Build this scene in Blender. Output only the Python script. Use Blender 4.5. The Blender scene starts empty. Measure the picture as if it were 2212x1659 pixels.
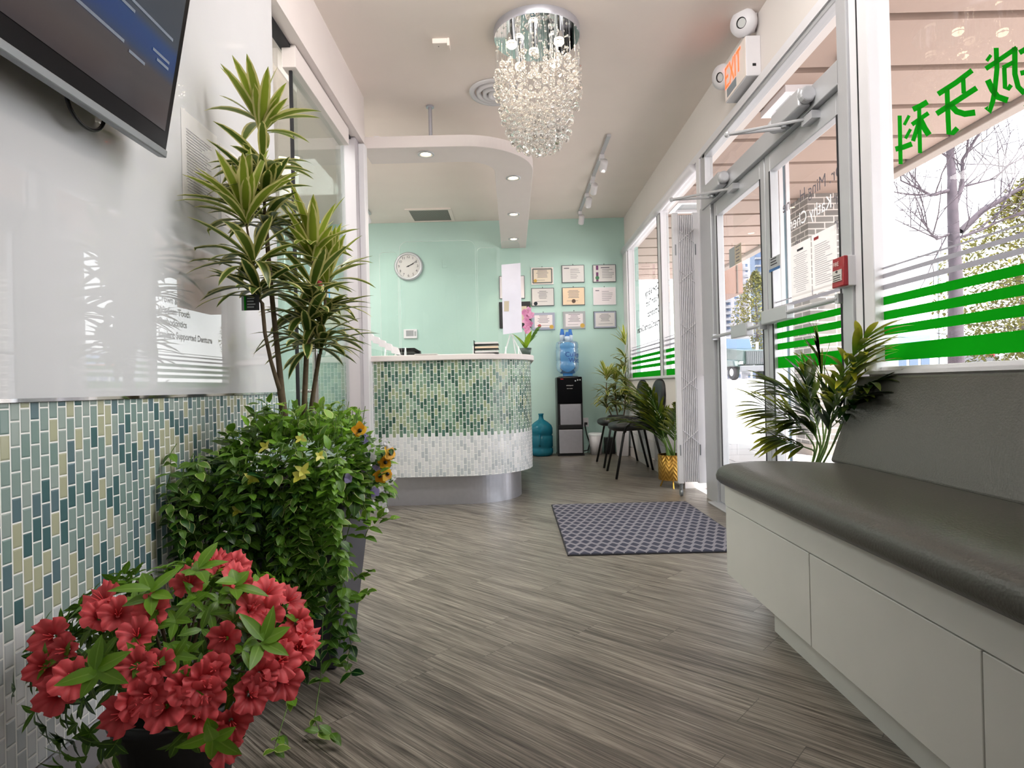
import bpy, bmesh, math, random
from mathutils import Vector, Matrix, Quaternion
random.seed(7)
C = bpy.context.scene.collection
PI = math.pi
F, CX, CY, ROLL, H = 1310.0, 1108.0, 834.0, 0.024, 0.86   # calibration of the photograph (2212x1659)

def ray(x, y):
    u, v = x-CX, y-CY
    return ((u-ROLL*v)/F, -(v+ROLL*u)/F)
def PY(x, y, Y):
    a, b = ray(x, y); return Vector((a*Y, Y, H+b*Y))
def PX(x, y, X):
    a, b = ray(x, y); d = X/a; return Vector((X, d, H+b*d))

# ------------------------------------------------------------------ mesh collector
class MB:
    def __init__(s):
        s.v=[]; s.f=[]; s.uv=[]; s.t=[]; s.m=[]
    def add(s, verts, faces, uvs=None, t=0.5, mi=0):
        o=len(s.v)
        s.v += [tuple(p) for p in verts]
        s.t += list(t) if isinstance(t,(list,tuple)) else [t]*len(verts)
        for i,fc in enumerate(faces):
            s.f.append([o+k for k in fc]); s.m.append(mi)
            s.uv.append(uvs[i] if uvs else [(0,0)]*len(fc))
        return s
    def box(s, x0,x1,y0,y1,z0,z1, mi=0, t=0.5):
        v=[(x0,y0,z0),(x1,y0,z0),(x1,y1,z0),(x0,y1,z0),(x0,y0,z1),(x1,y0,z1),(x1,y1,z1),(x0,y1,z1)]
        return s.add(v,[(3,2,1,0),(4,5,6,7),(0,1,5,4),(1,2,6,5),(2,3,7,6),(3,0,4,7)],mi=mi,t=t)
    def hexa(s, pts, mi=0, t=0.5):   # 4 bottom then 4 top corners, counter-clockwise
        return s.add(pts,[(3,2,1,0),(4,5,6,7),(0,1,5,4),(1,2,6,5),(2,3,7,6),(3,0,4,7)],mi=mi,t=t)
    def quad(s, a,b,c,d, uv=None, mi=0, t=0.5):
        return s.add([a,b,c,d],[(0,1,2,3)],[uv or [(0,0),(1,0),(1,1),(0,1)]],mi=mi,t=t)
    def tube(s, path, r, n=8, mi=0, t=0.5, cap=True):
        path=[Vector(p) for p in path]
        if len(path)<2: return s
        rr=r if isinstance(r,(list,tuple)) else [r]*len(path)
        d0=(path[1]-path[0]).normalized()
        a=Vector((0,0,1)) if abs(d0.z)<.9 else Vector((1,0,0))
        nx=d0.cross(a).normalized()
        V=[]
        for i,p in enumerate(path):
            d=(path[min(i+1,len(path)-1)]-path[max(i-1,0)])
            if d.length<1e-9: d=d0
            d=d.normalized()
            nx=(nx-d*nx.dot(d))
            nx=nx.normalized() if nx.length>1e-6 else d.orthogonal().normalized()
            ny=d.cross(nx)
            for k in range(n):
                A=2*PI*k/n
                V.append(p+(nx*math.cos(A)+ny*math.sin(A))*rr[i])
        Fc=[]; U=[]
        L=len(path)
        for i in range(L-1):
            for k in range(n):
                k2=(k+1)%n
                Fc.append((i*n+k,i*n+k2,(i+1)*n+k2,(i+1)*n+k))
                U.append([(k/n,i/L),((k+1)/n,i/L),((k+1)/n,(i+1)/L),(k/n,(i+1)/L)])
        if cap:
            Fc.append(tuple(range(n-1,-1,-1))); U.append([(0,0)]*n)
            Fc.append(tuple((L-1)*n+k for k in range(n))); U.append([(0,0)]*n)
        return s.add(V,Fc,U,t=t,mi=mi)
    def lathe(s, prof, c=(0,0,0), n=24, M=None, mi=0, t=0.5, cap=True):
        V=[]; Fc=[]; U=[]
        for r,z in prof:
            for k in range(n):
                A=2*PI*k/n; p=Vector((r*math.cos(A),r*math.sin(A),z))
                V.append((M@p if M else p)+Vector(c))
        L=len(prof)
        for i in range(L-1):
            for k in range(n):
                k2=(k+1)%n
                Fc.append((i*n+k,i*n+k2,(i+1)*n+k2,(i+1)*n+k))
                U.append([(k/n,i/(L-1)),((k+1)/n,i/(L-1)),((k+1)/n,(i+1)/(L-1)),(k/n,(i+1)/(L-1))])
        if cap:
            if prof[0][0]>1e-5: Fc.append(tuple(range(n-1,-1,-1))); U.append([(0,0)]*n)
            if prof[-1][0]>1e-5: Fc.append(tuple((L-1)*n+k for k in range(n))); U.append([(0,0)]*n)
        return s.add(V,Fc,U,mi=mi,t=t)
    def ball(s, c, r, n=12, m=8, sc=(1,1,1), mi=0, t=0.5):
        prof=[(max(1e-4,r*math.sin(PI*i/m)),-r*math.cos(PI*i/m)) for i in range(m+1)]
        M=Matrix.Diagonal(Vector(sc))
        return s.lathe(prof,c,n,M=M,mi=mi,t=t)
    def disc(s, c, r, M=None, n=24, mi=0, t=0.5):
        V=[]
        for k in range(n):
            A=2*PI*k/n; p=Vector((r*math.cos(A),r*math.sin(A),0)); V.append((M@p if M else p)+Vector(c))
        return s.add(V,[tuple(range(n))],mi=mi,t=t)
    def prism(s, pts, z0, z1, fn=None, mi=0):   # polygon pts (a,b) extruded along third axis; fn maps (a,b,z)->xyz
        fn=fn or (lambda a,b,z:(a,b,z)); n=len(pts)
        V=[fn(a,b,z0) for a,b in pts]+[fn(a,b,z1) for a,b in pts]
        Fc=[tuple(range(n-1,-1,-1)),tuple(range(n,2*n))]+[(i,(i+1)%n,n+(i+1)%n,n+i) for i in range(n)]
        return s.add(V,Fc,mi=mi)
    def band(s, outer, inner, z0, z1, mi=0):     # solid between two plan polylines, UV of outer face in metres
        n=len(outer); V=[]
        for P in (outer,inner):
            for z in (z0,z1):
                V+=[(p[0],p[1],z) for p in P]
        ob,ot,ib,it=0,n,2*n,3*n
        Fc=[];U=[];L=0
        for i in range(n-1):
            dl=math.dist(outer[i],outer[i+1])
            Fc.append((ob+i,ob+i+1,ot+i+1,ot+i)); U.append([(L,z0),(L+dl,z0),(L+dl,z1),(L,z1)])
            L+=dl
            Fc.append((ib+i+1,ib+i,it+i,it+i+1)); U.append([(0,z0)]*4)
            Fc.append((ot+i,ot+i+1,it+i+1,it+i)); U.append([(0,0)]*4)
            Fc.append((ob+i+1,ob+i,ib+i,ib+i+1)); U.append([(0,0)]*4)
        Fc.append((ob,ot,it,ib)); U.append([(0,0)]*4)
        e=n-1
        Fc.append((ob+e,ib+e,it+e,ot+e)); U.append([(0,0)]*4)
        return s.add(V,Fc,U,mi=mi)
    def leaf(s, base, d, n, L, W, droop=0.6, fold=0.25, segs=5, prof=None, t=0.5, twist=0, mi=0):
        d=Vector(d).normalized(); n=Vector(n)
        n=(n-d*n.dot(d)); n=n.normalized() if n.length>1e-5 else d.orthogonal().normalized()
        sd=d.cross(n)
        if twist:
            q=Quaternion(d,twist); n=q@n; sd=q@sd
        p=Vector(base); V=[]
        for i in range(segs+1):
            a=i/segs
            w=W*(prof(a) if prof else math.sin(PI*min(1,(0.06+a*.94))**.85))*.5
            w=max(w,W*.01)
            V += [p+sd*w+n*w*fold, p, p-sd*w+n*w*fold]
            if i<segs:
                q=Quaternion(sd,-droop/segs)
                d=q@d; n=q@n
                p=p+d*(L/segs)
        Fc=[];U=[]
        for i in range(segs):
            o=i*3
            for k in (0,1):
                Fc.append((o+k,o+k+1,o+k+4,o+k+3))
                U.append([(k*.5,i/segs),(k*.5+.5,i/segs),(k*.5+.5,(i+1)/segs),(k*.5,(i+1)/segs)])
        return s.add(V,Fc,U,t=t,mi=mi)
    def build(s, name, mats, parent=None, smooth=False, bevel=0.0, loc=None, segs=2, shift=None):
        me=bpy.data.meshes.new(name)
        v=s.v
        if shift: v=[(p[0]-shift[0],p[1]-shift[1],p[2]-shift[2]) for p in v]
        me.from_pydata(v,[],s.f)
        uvl=me.uv_layers.new(name='UVMap')
        flat=[c for fc in s.uv for uv in fc for c in uv]
        uvl.data.foreach_set('uv',flat)
        at=me.attributes.new('tint','FLOAT','POINT')
        at.data.foreach_set('value',[float(x) for x in s.t])
        for m in (mats if isinstance(mats,(list,tuple)) else [mats]): me.materials.append(m)
        me.polygons.foreach_set('material_index',s.m)
        if smooth: me.polygons.foreach_set('use_smooth',[True]*len(s.f))
        me.update()
        o=bpy.data.objects.new(name,me); C.objects.link(o)
        if parent: o.parent=parent
        if loc: o.location=loc
        if bevel:
            b=o.modifiers.new('bevel','BEVEL'); b.width=bevel; b.segments=segs; b.limit_method='ANGLE'; b.angle_limit=math.radians(40)
            if smooth is None: pass
        return o

def tag(o,label,cat,group=None,kind=None):
    if label: o['label']=label
    if cat: o['category']=cat
    if group: o['group']=group
    if kind: o['kind']=kind
    return o
def thing(name,label,cat,loc=(0,0,0),rz=0,group=None):
    o=bpy.data.objects.new(name,None); C.objects.link(o); o.empty_display_size=.1
    o.location=loc; o.rotation_euler=(0,0,rz)
    return tag(o,label,cat,group)
def struct_empty(name,label=None):
    o=bpy.data.objects.new(name,None); C.objects.link(o); o['kind']='structure'
    if label: o['label']=label
    return o
def struct(name,mb,mat,label=None,**k):
    o=mb.build(name,mat,**k)
    if not o.parent: o['kind']='structure'
    if label: o['label']=label
    return o
def copy_tree(o,parent=None):
    c=o.copy(); C.objects.link(c); c.parent=parent
    for ch in list(o.children): copy_tree(ch,c)
    return c

# ------------------------------------------------------------------ materials
def lin(c):
    if isinstance(c,str):
        c=c.lstrip('#'); c=[int(c[i:i+2],16)/255 for i in (0,2,4)]
    return tuple((x/12.92 if x<=.04045 else ((x+.055)/1.055)**2.4) for x in c)+(1.0,)
def newmat(name):
    m=bpy.data.materials.new(name); m.use_nodes=True
    nt=m.node_tree; return m,nt,nt.nodes,nt.links,nt.nodes['Principled BSDF']
def mat(name,col,rough=.5,metal=0,spec=.5,noise=0,nscale=8,emit=None,es=0,bump=0,bscale=200,alpha=1,coat=0,sheen=0):
    m,nt,N,L,P=newmat(name)
    P.inputs['Base Color'].default_value=lin(col); P.inputs['Roughness'].default_value=rough
    P.inputs['Metallic'].default_value=metal; P.inputs['Specular IOR Level'].default_value=spec
    P.inputs['Coat Weight'].default_value=coat; P.inputs['Coat Roughness'].default_value=.05
    if emit: P.inputs['Emission Color'].default_value=lin(emit); P.inputs['Emission Strength'].default_value=es
    tc=N.new('ShaderNodeTexCoord')
    nz=N.new('ShaderNodeTexNoise'); nz.inputs['Scale'].default_value=nscale; nz.inputs['Detail'].default_value=4
    L.new(tc.outputs['Object'],nz.inputs['Vector'])
    mx=N.new('ShaderNodeMix'); mx.data_type='RGBA'; mx.blend_type='MULTIPLY'
    mx.inputs[0].default_value=1
    rm=N.new('ShaderNodeMapRange'); rm.inputs[1].default_value=.3; rm.inputs[2].default_value=.7
    rm.inputs[3].default_value=1-max(noise,.02); rm.inputs[4].default_value=1
    L.new(nz.outputs['Fac'],rm.inputs[0])
    mx.inputs[6].default_value=lin(col); L.new(rm.outputs[0],mx.inputs[7])
    L.new(mx.outputs[2],P.inputs['Base Color'])
    if bump:
        n2=N.new('ShaderNodeTexNoise'); n2.inputs['Scale'].default_value=bscale; L.new(tc.outputs['Object'],n2.inputs['Vector'])
        b=N.new('ShaderNodeBump'); b.inputs['Strength'].default_value=bump; b.inputs['Distance'].default_value=.002
        L.new(n2.outputs['Fac'],b.inputs['Height']); L.new(b.outputs[0],P.inputs['Normal'])
    return m
def math_node(N,L,op,a,b=None,c=None):
    n=N.new('ShaderNodeMath'); n.operation=op
    for i,x in enumerate((a,b,c)):
        if x is None: continue
        if isinstance(x,(int,float)): n.inputs[i].default_value=x
        else: L.new(x,n.inputs[i])
    return n.outputs[0]
def ramp(N,L,fac,stops,interp='LINEAR'):
    r=N.new('ShaderNodeValToRGB'); r.color_ramp.interpolation=interp
    e=r.color_ramp.elements
    while len(e)<len(stops): e.new(0.5)
    for i,(p,c) in enumerate(stops):
        e[i].position=p; e[i].color=lin(c)
    L.new(fac,r.inputs['Fac']); return r.outputs['Color']
def mixc(N,L,fac,a,b):
    m=N.new('ShaderNodeMix'); m.data_type='RGBA'
    if isinstance(fac,(int,float)): m.inputs[0].default_value=fac
    else: L.new(fac,m.inputs[0])
    for i,x in ((6,a),(7,b)):
        if isinstance(x,(str,tuple,list)): m.inputs[i].default_value=lin(x) if isinstance(x,str) else x
        else: L.new(x,m.inputs[i])
    return m.outputs[2]

def glass_mat(name,tint='#ffffff',ior=1.45,boost=1.0,rough=0.0,haze=0.0):
    m,nt,N,L,P=newmat(name); N.remove(P)
    out=[n for n in N if n.type=='OUTPUT_MATERIAL'][0]
    tr=N.new('ShaderNodeBsdfTransparent'); tr.inputs[0].default_value=lin(tint)
    gl=N.new('ShaderNodeBsdfGlossy'); gl.inputs['Roughness'].default_value=rough
    geo=N.new('ShaderNodeNewGeometry'); dt=N.new('ShaderNodeVectorMath'); dt.operation='DOT_PRODUCT'
    L.new(geo.outputs['Normal'],dt.inputs[0]); L.new(geo.outputs['Incoming'],dt.inputs[1])
    k=math_node(N,L,'SUBTRACT',1,math_node(N,L,'ABSOLUTE',dt.outputs['Value']))      # Schlick, same from either side of the sheet
    f0=((ior-1)/(ior+1))**2
    f=math_node(N,L,'ADD',f0,math_node(N,L,'MULTIPLY',math_node(N,L,'POWER',k,5),1-f0))
    f=math_node(N,L,'MULTIPLY',f,boost); f=math_node(N,L,'MINIMUM',f,.9)
    ms=N.new('ShaderNodeMixShader'); L.new(f,ms.inputs[0]); L.new(tr.outputs[0],ms.inputs[1]); L.new(gl.outputs[0],ms.inputs[2])
    last=ms.outputs[0]
    if haze:
        df=N.new('ShaderNodeBsdfDiffuse'); df.inputs[0].default_value=lin('#e9eeec')
        m2=N.new('ShaderNodeMixShader'); m2.inputs[0].default_value=haze
        L.new(last,m2.inputs[1]); L.new(df.outputs[0],m2.inputs[2]); last=m2.outputs[0]
    L.new(last,out.inputs[0]); return m

def tile_mat(name,white_z,offset=0.0):
    """1x2 inch vertical mosaic tiles in running bond, UV in metres (u along wall, v = height)."""
    m,nt,N,L,P=newmat(name)
    uv=N.new('ShaderNodeUVMap'); uv.uv_map='UVMap'
    sp=N.new('ShaderNodeSeparateXYZ'); L.new(uv.outputs[0],sp.inputs[0])
    tw,th,g=.0254,.0508,.0032
    cu=math_node(N,L,'DIVIDE',sp.outputs[0],tw); col=math_node(N,L,'FLOOR',cu); fu=math_node(N,L,'FRACT',cu)
    off=math_node(N,L,'MULTIPLY',math_node(N,L,'MODULO',math_node(N,L,'ADD',col,1000),2),.5)
    cv=math_node(N,L,'ADD',math_node(N,L,'DIVIDE',sp.outputs[1],th),off)
    row=math_node(N,L,'FLOOR',cv); fv=math_node(N,L,'FRACT',cv)
    cb=N.new('ShaderNodeCombineXYZ'); L.new(col,cb.inputs[0]); L.new(row,cb.inputs[1])
    wn=N.new('ShaderNodeTexWhiteNoise'); wn.noise_dimensions='2D'; L.new(cb.outputs[0],wn.inputs['Vector'])
    colr=ramp(N,L,wn.outputs['Value'],[(0,TILE[0]),(.16,TILE[1]),(.34,TILE[2]),(.52,TILE[3]),(.70,TILE[4]),(.84,TILE[5])],'CONSTANT')
    colw=ramp(N,L,wn.outputs['Value'],[(0,'#c9cccf'),(.3,'#dcdcde'),(.6,'#b9bec3'),(.8,'#d2d4d8')],'CONSTANT')
    # which tiles are white: by the tile's own row height
    zc=math_node(N,L,'MULTIPLY',math_node(N,L,'SUBTRACT',row,off),th)
    isw=math_node(N,L,'LESS_THAN',zc,white_z)
    body=mixc(N,L,isw,colr,colw)
    gu=math_node(N,L,'MULTIPLY',math_node(N,L,'MINIMUM',fu,math_node(N,L,'SUBTRACT',1,fu)),tw)
    gv=math_node(N,L,'MULTIPLY',math_node(N,L,'MINIMUM',fv,math_node(N,L,'SUBTRACT',1,fv)),th)
    gm=math_node(N,L,'MINIMUM',gu,gv)
    isg=math_node(N,L,'LESS_THAN',gm,g*.5)
    L.new(mixc(N,L,isg,body,'#f2f1ee'),P.inputs['Base Color'])
    L.new(math_node(N,L,'ADD',math_node(N,L,'MULTIPLY',isg,.5),.12),P.inputs['Roughness'])
    bp=N.new('ShaderNodeBump'); bp.inputs['Distance'].default_value=.002; bp.inputs['Strength'].default_value=.5
    mr=N.new('ShaderNodeMapRange'); mr.inputs[1].default_value=g*.4; mr.inputs[2].default_value=g*1.4; L.new(gm,mr.inputs[0])
    L.new(mr.outputs[0],bp.inputs['Height']); L.new(bp.outputs[0],P.inputs['Normal'])
    P.inputs['Specular IOR Level'].default_value=.6
    return m

def floor_mat():
    m,nt,N,L,P=newmat('wood_plank_vinyl')
    tc=N.new('ShaderNodeTexCoord')
    mp=N.new('ShaderNodeMapping'); mp.inputs['Rotation'].default_value=(0,0,math.radians(-FLOOR_ANG)); L.new(tc.outputs['Object'],mp.inputs['Vector'])
    sp=N.new('ShaderNodeSeparateXYZ'); L.new(mp.outputs[0],sp.inputs[0])
    W,Ln=.15,.92
    cv=math_node(N,L,'DIVIDE',sp.outputs[1],W); row=math_node(N,L,'FLOOR',cv); fv=math_node(N,L,'FRACT',cv)
    wr=N.new('ShaderNodeTexWhiteNoise'); wr.noise_dimensions='1D'; L.new(row,wr.inputs['W'])
    cu=math_node(N,L,'ADD',math_node(N,L,'DIVIDE',sp.outputs[0],Ln),wr.outputs['Value'])
    col=math_node(N,L,'FLOOR',cu); fu=math_node(N,L,'FRACT',cu)
    cb=N.new('ShaderNodeCombineXYZ'); L.new(col,cb.inputs[0]); L.new(row,cb.inputs[1])
    wn=N.new('ShaderNodeTexWhiteNoise'); wn.noise_dimensions='2D'; L.new(cb.outputs[0],wn.inputs['Vector'])
    # streaky grain, stretched along the plank and shifted per plank
    sh=N.new('ShaderNodeCombineXYZ'); L.new(math_node(N,L,'MULTIPLY',wn.outputs['Value'],37),sh.inputs[0]); L.new(math_node(N,L,'MULTIPLY',wn.outputs['Value'],11),sh.inputs[2])
    ad=N.new('ShaderNodeVectorMath'); ad.operation='ADD'; L.new(mp.outputs[0],ad.inputs[0]); L.new(sh.outputs[0],ad.inputs[1])
    def grain(sx,sy,det):
        k=N.new('ShaderNodeMapping'); k.inputs['Scale'].default_value=(sx,sy,1); L.new(ad.outputs[0],k.inputs['Vector'])
        n=N.new('ShaderNodeTexNoise'); n.inputs['Scale'].default_value=1; n.inputs['Detail'].default_value=det; n.inputs['Roughness'].default_value=.6
        n.inputs['Distortion'].default_value=.6
        L.new(k.outputs[0],n.inputs['Vector']); return n.outputs['Fac']
    g1=grain(4.0,130,6); g2=grain(1.6,28,4); g3=grain(9,330,3)
    v=math_node(N,L,'ADD',math_node(N,L,'MULTIPLY',g1,.52),math_node(N,L,'MULTIPLY',g2,.26))
    v=math_node(N,L,'ADD',v,math_node(N,L,'MULTIPLY',g3,.22))
    v=math_node(N,L,'ADD',v,math_node(N,L,'MULTIPLY',math_node(N,L,'SUBTRACT',wn.outputs['Value'],.5),.03))
    colr=ramp(N,L,v,[(.36,'#332e29'),(.45,'#655e56'),(.53,'#857d73'),(.62,'#a89f93')])
    g4=grain(2.2,210,3); crk=N.new('ShaderNodeMapRange'); crk.inputs[1].default_value=.36; crk.inputs[2].default_value=.43; crk.inputs[3].default_value=.75; crk.inputs[4].default_value=0; L.new(g4,crk.inputs[0])
    colr=mixc(N,L,crk.outputs[0],colr,'#3a332d')
    e=math_node(N,L,'MULTIPLY',math_node(N,L,'MINIMUM',fv,math_node(N,L,'SUBTRACT',1,fv)),W)
    e2=math_node(N,L,'MULTIPLY',math_node(N,L,'MINIMUM',fu,math_node(N,L,'SUBTRACT',1,fu)),Ln)
    seam=math_node(N,L,'LESS_THAN',math_node(N,L,'MINIMUM',e,e2),.0011)
    L.new(mixc(N,L,math_node(N,L,'MULTIPLY',seam,.6),colr,'#2a2522'),P.inputs['Base Color'])
    mr=N.new('ShaderNodeMapRange'); mr.inputs[1].default_value=.35; mr.inputs[2].default_value=.65; mr.inputs[3].default_value=.44; mr.inputs[4].default_value=.28
    L.new(v,mr.inputs[0]); L.new(mr.outputs[0],P.inputs['Roughness'])
    bp=N.new('ShaderNodeBump'); bp.inputs['Strength'].default_value=.35; bp.inputs['Distance'].default_value=.0015
    L.new(v,bp.inputs['Height']); L.new(bp.outputs[0],P.inputs['Normal'])
    return m

def leaf_mat(name,dark,light,edge=None,edge_at=.6,rough=.4,tip=None,vein=None):
    """tint attribute slides dark->light; u = across the leaf (0.5 = midrib), v = along it"""
    m,nt,N,L,P=newmat(name)
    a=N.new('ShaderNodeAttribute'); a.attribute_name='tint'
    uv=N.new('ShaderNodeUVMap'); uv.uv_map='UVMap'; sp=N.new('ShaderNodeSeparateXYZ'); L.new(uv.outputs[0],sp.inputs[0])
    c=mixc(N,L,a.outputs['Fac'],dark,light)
    dist=math_node(N,L,'MULTIPLY',math_node(N,L,'ABSOLUTE',math_node(N,L,'SUBTRACT',sp.outputs[0],.5)),2)
    if edge:
        mr=N.new('ShaderNodeMapRange'); mr.inputs[1].default_value=edge_at-.08; mr.inputs[2].default_value=edge_at+.08; L.new(dist,mr.inputs[0])
        c=mixc(N,L,mr.outputs[0],c,edge)
    if vein:
        c=mixc(N,L,math_node(N,L,'MULTIPLY',math_node(N,L,'LESS_THAN',dist,.10),.6),c,vein)
    if tip:
        mr=N.new('ShaderNodeMapRange'); mr.inputs[1].default_value=.2; mr.inputs[2].default_value=.95; L.new(sp.outputs[1],mr.inputs[0])
        c=mixc(N,L,math_node(N,L,'MULTIPLY',mr.outputs[0],a.outputs['Fac']),c,tip)
    L.new(c,P.inputs['Base Color']); P.inputs['Roughness'].default_value=rough
    # a little light passes through
    out=[n for n in N if n.type=='OUTPUT_MATERIAL'][0]
    tl=N.new('ShaderNodeBsdfTranslucent'); L.new(c,tl.inputs[0])
    ms=N.new('ShaderNodeMixShader'); ms.inputs[0].default_value=.3
    L.new(P.outputs[0],ms.inputs[1]); L.new(tl.outputs[0],ms.inputs[2]); L.new(ms.outputs[0],out.inputs[0])
    return m

def text(name,body,size,mt,fn,parent=None,align='LEFT',depth=0.0,label=None,spacing=1.0,bold=0.0):
    cu=bpy.data.curves.new('txt','FONT'); cu.body=body; cu.size=size; cu.align_x=align; cu.resolution_u=3; cu.space_character=spacing; cu.offset=size*bold
    o=bpy.data.objects.new('txt',cu); C.objects.link(o)
    bpy.context.view_layer.update()
    me=bpy.data.meshes.new_from_object(o.evaluated_get(bpy.context.evaluated_depsgraph_get()))
    bpy.data.objects.remove(o); bpy.data.curves.remove(cu)
    for v in me.vertices: v.co=fn(v.co.x,v.co.y)
    me.materials.clear(); me.materials.append(mt); me.name=name
    r=bpy.data.objects.new(name,me); C.objects.link(r)
    if parent: r.parent=parent
    return r

TILE=['#4e6c6f','#7e9490','#9aa7a2','#b1b197','#62787f','#8a9c98']
TILE2=['#3f5f52','#5f7f6c','#86a08c','#97a484','#53746a','#77937d']
FLOOR_ANG=-42.5
M={}
M['ceiling']=mat('ceiling_paint','#f6ebe4',.9,noise=.03,nscale=3)
M['white']=mat('white_paint','#e4dbd9',.55,noise=.02)
M['wall_grey']=mat('soft_white_wall','#e9e2de',.8,noise=.03,nscale=2)
M['mint']=mat('mint_wall_paint','#bbdad1',.75,noise=.04,nscale=2,bump=.05)
M['panel']=mat('back_painted_glass','#d0d0d3',.012,spec=.7,noise=.02)
M['tile']=tile_mat('wall_mosaic',.37)
_t=TILE; TILE=TILE2; M['tile2']=tile_mat('counter_mosaic',.50); TILE=_t
M['floor']=floor_mat()
M['alu']=mat('brushed_aluminium','#c3c4c8',.4,metal=.35,noise=.04)
M['alu_dark']=mat('dark_aluminium','#8a8d90',.4,metal=.6)  # darker grey metal for small fittings
M['frame']=mat('white_frame_enamel','#e8e6ea',.35,noise=.02)
M['gasket']=mat('black_gasket','#15151c',.6)
M['steel']=mat('brushed_stainless','#c3c3cc',.3,metal=.75,noise=.06,nscale=30)
M['chrome']=mat('polished_chrome','#e9ebee',.04,metal=1)
M['glass']=glass_mat('window_glass','#fbfdfc')
M['glass_in']=glass_mat('partition_glass','#eef5f2',boost=1.6)
M['acrylic']=glass_mat('clear_acrylic','#f6fbf9',boost=.8)
M['acrylic_edge']=mat('acrylic_edge','#eef4f2',.2,emit='#ffffff',es=.05)  # faint glow put in to lift the edges, not a lamp
M['black']=mat('black_plastic','#131316',.35,noise=.05)
M['black_gloss']=mat('gloss_black_plastic','#08080c',.2,spec=.15)
M['blacktube']=mat('black_powder_tube','#17171a',.4)
M['vinyl_seat']=mat('black_vinyl_seat','#222325',.42,bump=.15,bscale=300)
M['paper']=mat('white_paper','#eeeaea',.7)
M['ink']=mat('grey_print_ink','#77757d',.8)
M['inkdark']=mat('dark_print_ink','#3a3940',.8)
M['red']=mat('red_enamel','#a01824',.3)
M['gold']=mat('brushed_gold','#c99b45',.3,metal=.85)
M['soil']=mat('potting_soil','#2d221a',.95,noise=.4,nscale=60)
M['green']=mat('green_vinyl','#00a607',.45,emit='#00a607',es=.22)
M['greyv']=mat('frosted_grey_vinyl','#9c9a9f',.6)
SKY,SUN,FILL1,FILL2,FILL3,FILL4,FILL5,EXPO=2.6,6.8,3,1.5,38,30,70,0.92
def trans_mat(name,col,fac=.5,rough=.5):
    m=mat(name,col,rough); nt=m.node_tree; N,L=nt.nodes,nt.links; P=N['Principled BSDF']
    out=[n for n in N if n.type=='OUTPUT_MATERIAL'][0]
    t=N.new('ShaderNodeBsdfTranslucent'); t.inputs[0].default_value=lin(col)
    ms=N.new('ShaderNodeMixShader'); ms.inputs[0].default_value=fac
    L.new(P.outputs[0],ms.inputs[1]); L.new(t.outputs[0],ms.inputs[2]); L.new(ms.outputs[0],out.inputs[0]); return m
M['green']=trans_mat('green_vinyl_film','#02900a',.22,.8)
M['green'].node_tree.nodes['Principled BSDF'].inputs['Specular IOR Level'].default_value=.1
M['greyv']=trans_mat('grey_frosted_film','#8e8c92',.4)
M['paper']=trans_mat('white_paper','#f2eeec',.25,.7)

XW=1.45         # storefront glass plane
CEIL=2.955; YB=7.65
# ---------------- shell
struct('floor',MB().box(-3.2,1.46,-2.2,YB+.1,-.08,0),M['floor'])
struct('ceiling',MB().box(-3.2,1.62,-2.2,YB+.1,CEIL,CEIL+.1),M['ceiling'])
struct('wall_back',MB().box(-3.2,1.62,YB,YB+.1,0,CEIL),M['mint'])
struct('wall_front',MB().box(-3.2,1.62,-2.2,-2.1,0,CEIL),M['wall_grey'])
struct('wall_far_left',MB().box(-3.2,-3.1,-2.1,YB,0,CEIL),M['wall_grey'])
struct('baseboard_back',MB().box(-1.2,1.36,YB-.012,YB,0,.10),M['mint'])
wl=struct('wall_left',MB().box(-1.16,-1.005,-2.1,2.60,0,CEIL),M['wall_grey'])
struct('upper_panel',MB().box(-1.005,-.998,-2.1,2.595,.858,CEIL),M['panel'],parent=wl,label='glossy white back-painted glass panel')
t=MB(); t.add([(-1.0,-2.1,.10),(-1.0,2.6,.10),(-1.0,2.6,.85),(-1.0,-2.1,.85)],[(0,1,2,3)],[[(0,.10),(4.7,.10),(4.7,.85),(0,.85)]])
struct('mosaic_wainscot',t,M['tile'],parent=wl,label='vertical green and grey glass mosaic')
struct('trim_1',MB().box(-1.0,-.992,-2.1,2.6,.851,.8585),M['chrome'],label='chrome strip above the mosaic')
struct('baseboard_left',MB().box(-1.0,-.988,-2.1,2.6,0,.098),M['steel'],label='stainless baseboard under the mosaic')
# header box over the sliding glass door
struct('trim_2',MB().box(-1.24,-1.02,2.6,4.34,2.617,CEIL),M['white'],label='white header box above the sliding glass door')
# wall_right: header above glass, low wall under far window, sill wall by the bench
struct('wall_right',MB().box(XW,XW+.14,-2.1,YB,2.585,CEIL),M['wall_grey'],label='plain wall band above the storefront glass')
wr=struct('wall_right_far',MB().box(1.385,XW+.14,4.9,YB,0,.90),M['wall_grey'],label='low wall under the far window')
struct('wall_right_near',MB().box(1.41,XW+.14,-2.1,2.40,0,.872).box(1.41,XW+.14,-2.1,.85,.872,2.585),M['wall_grey'],label='low wall behind the bench, with an added unseen wall above that blocks daylight')  # full-height part is out of view, added to darken the near floor and bench
m=MB()
for k in range(6):
    for j in range(3):
        y0=4.92+k*.45; z0=.11+j*.17
        m.box(1.376,1.386,y0,min(y0+.445,YB-.01),z0,z0+.165)
struct('large_white_tiles',m,M['frame'],parent=wr,bevel=.003,label='large white wall tiles')
struct('baseboard_right',MB().box(1.372,1.386,4.9,YB-.012,0,.10),M['white'])
struct('trim_3',MB().box(1.385,XW+.02,.85,2.40,.872,.885),M['frame'],label='window sill behind the bench')
struct('trim_4',MB().box(1.36,XW+.02,4.9,YB,.90,.915),M['frame'],label='sill of the far window')
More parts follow.
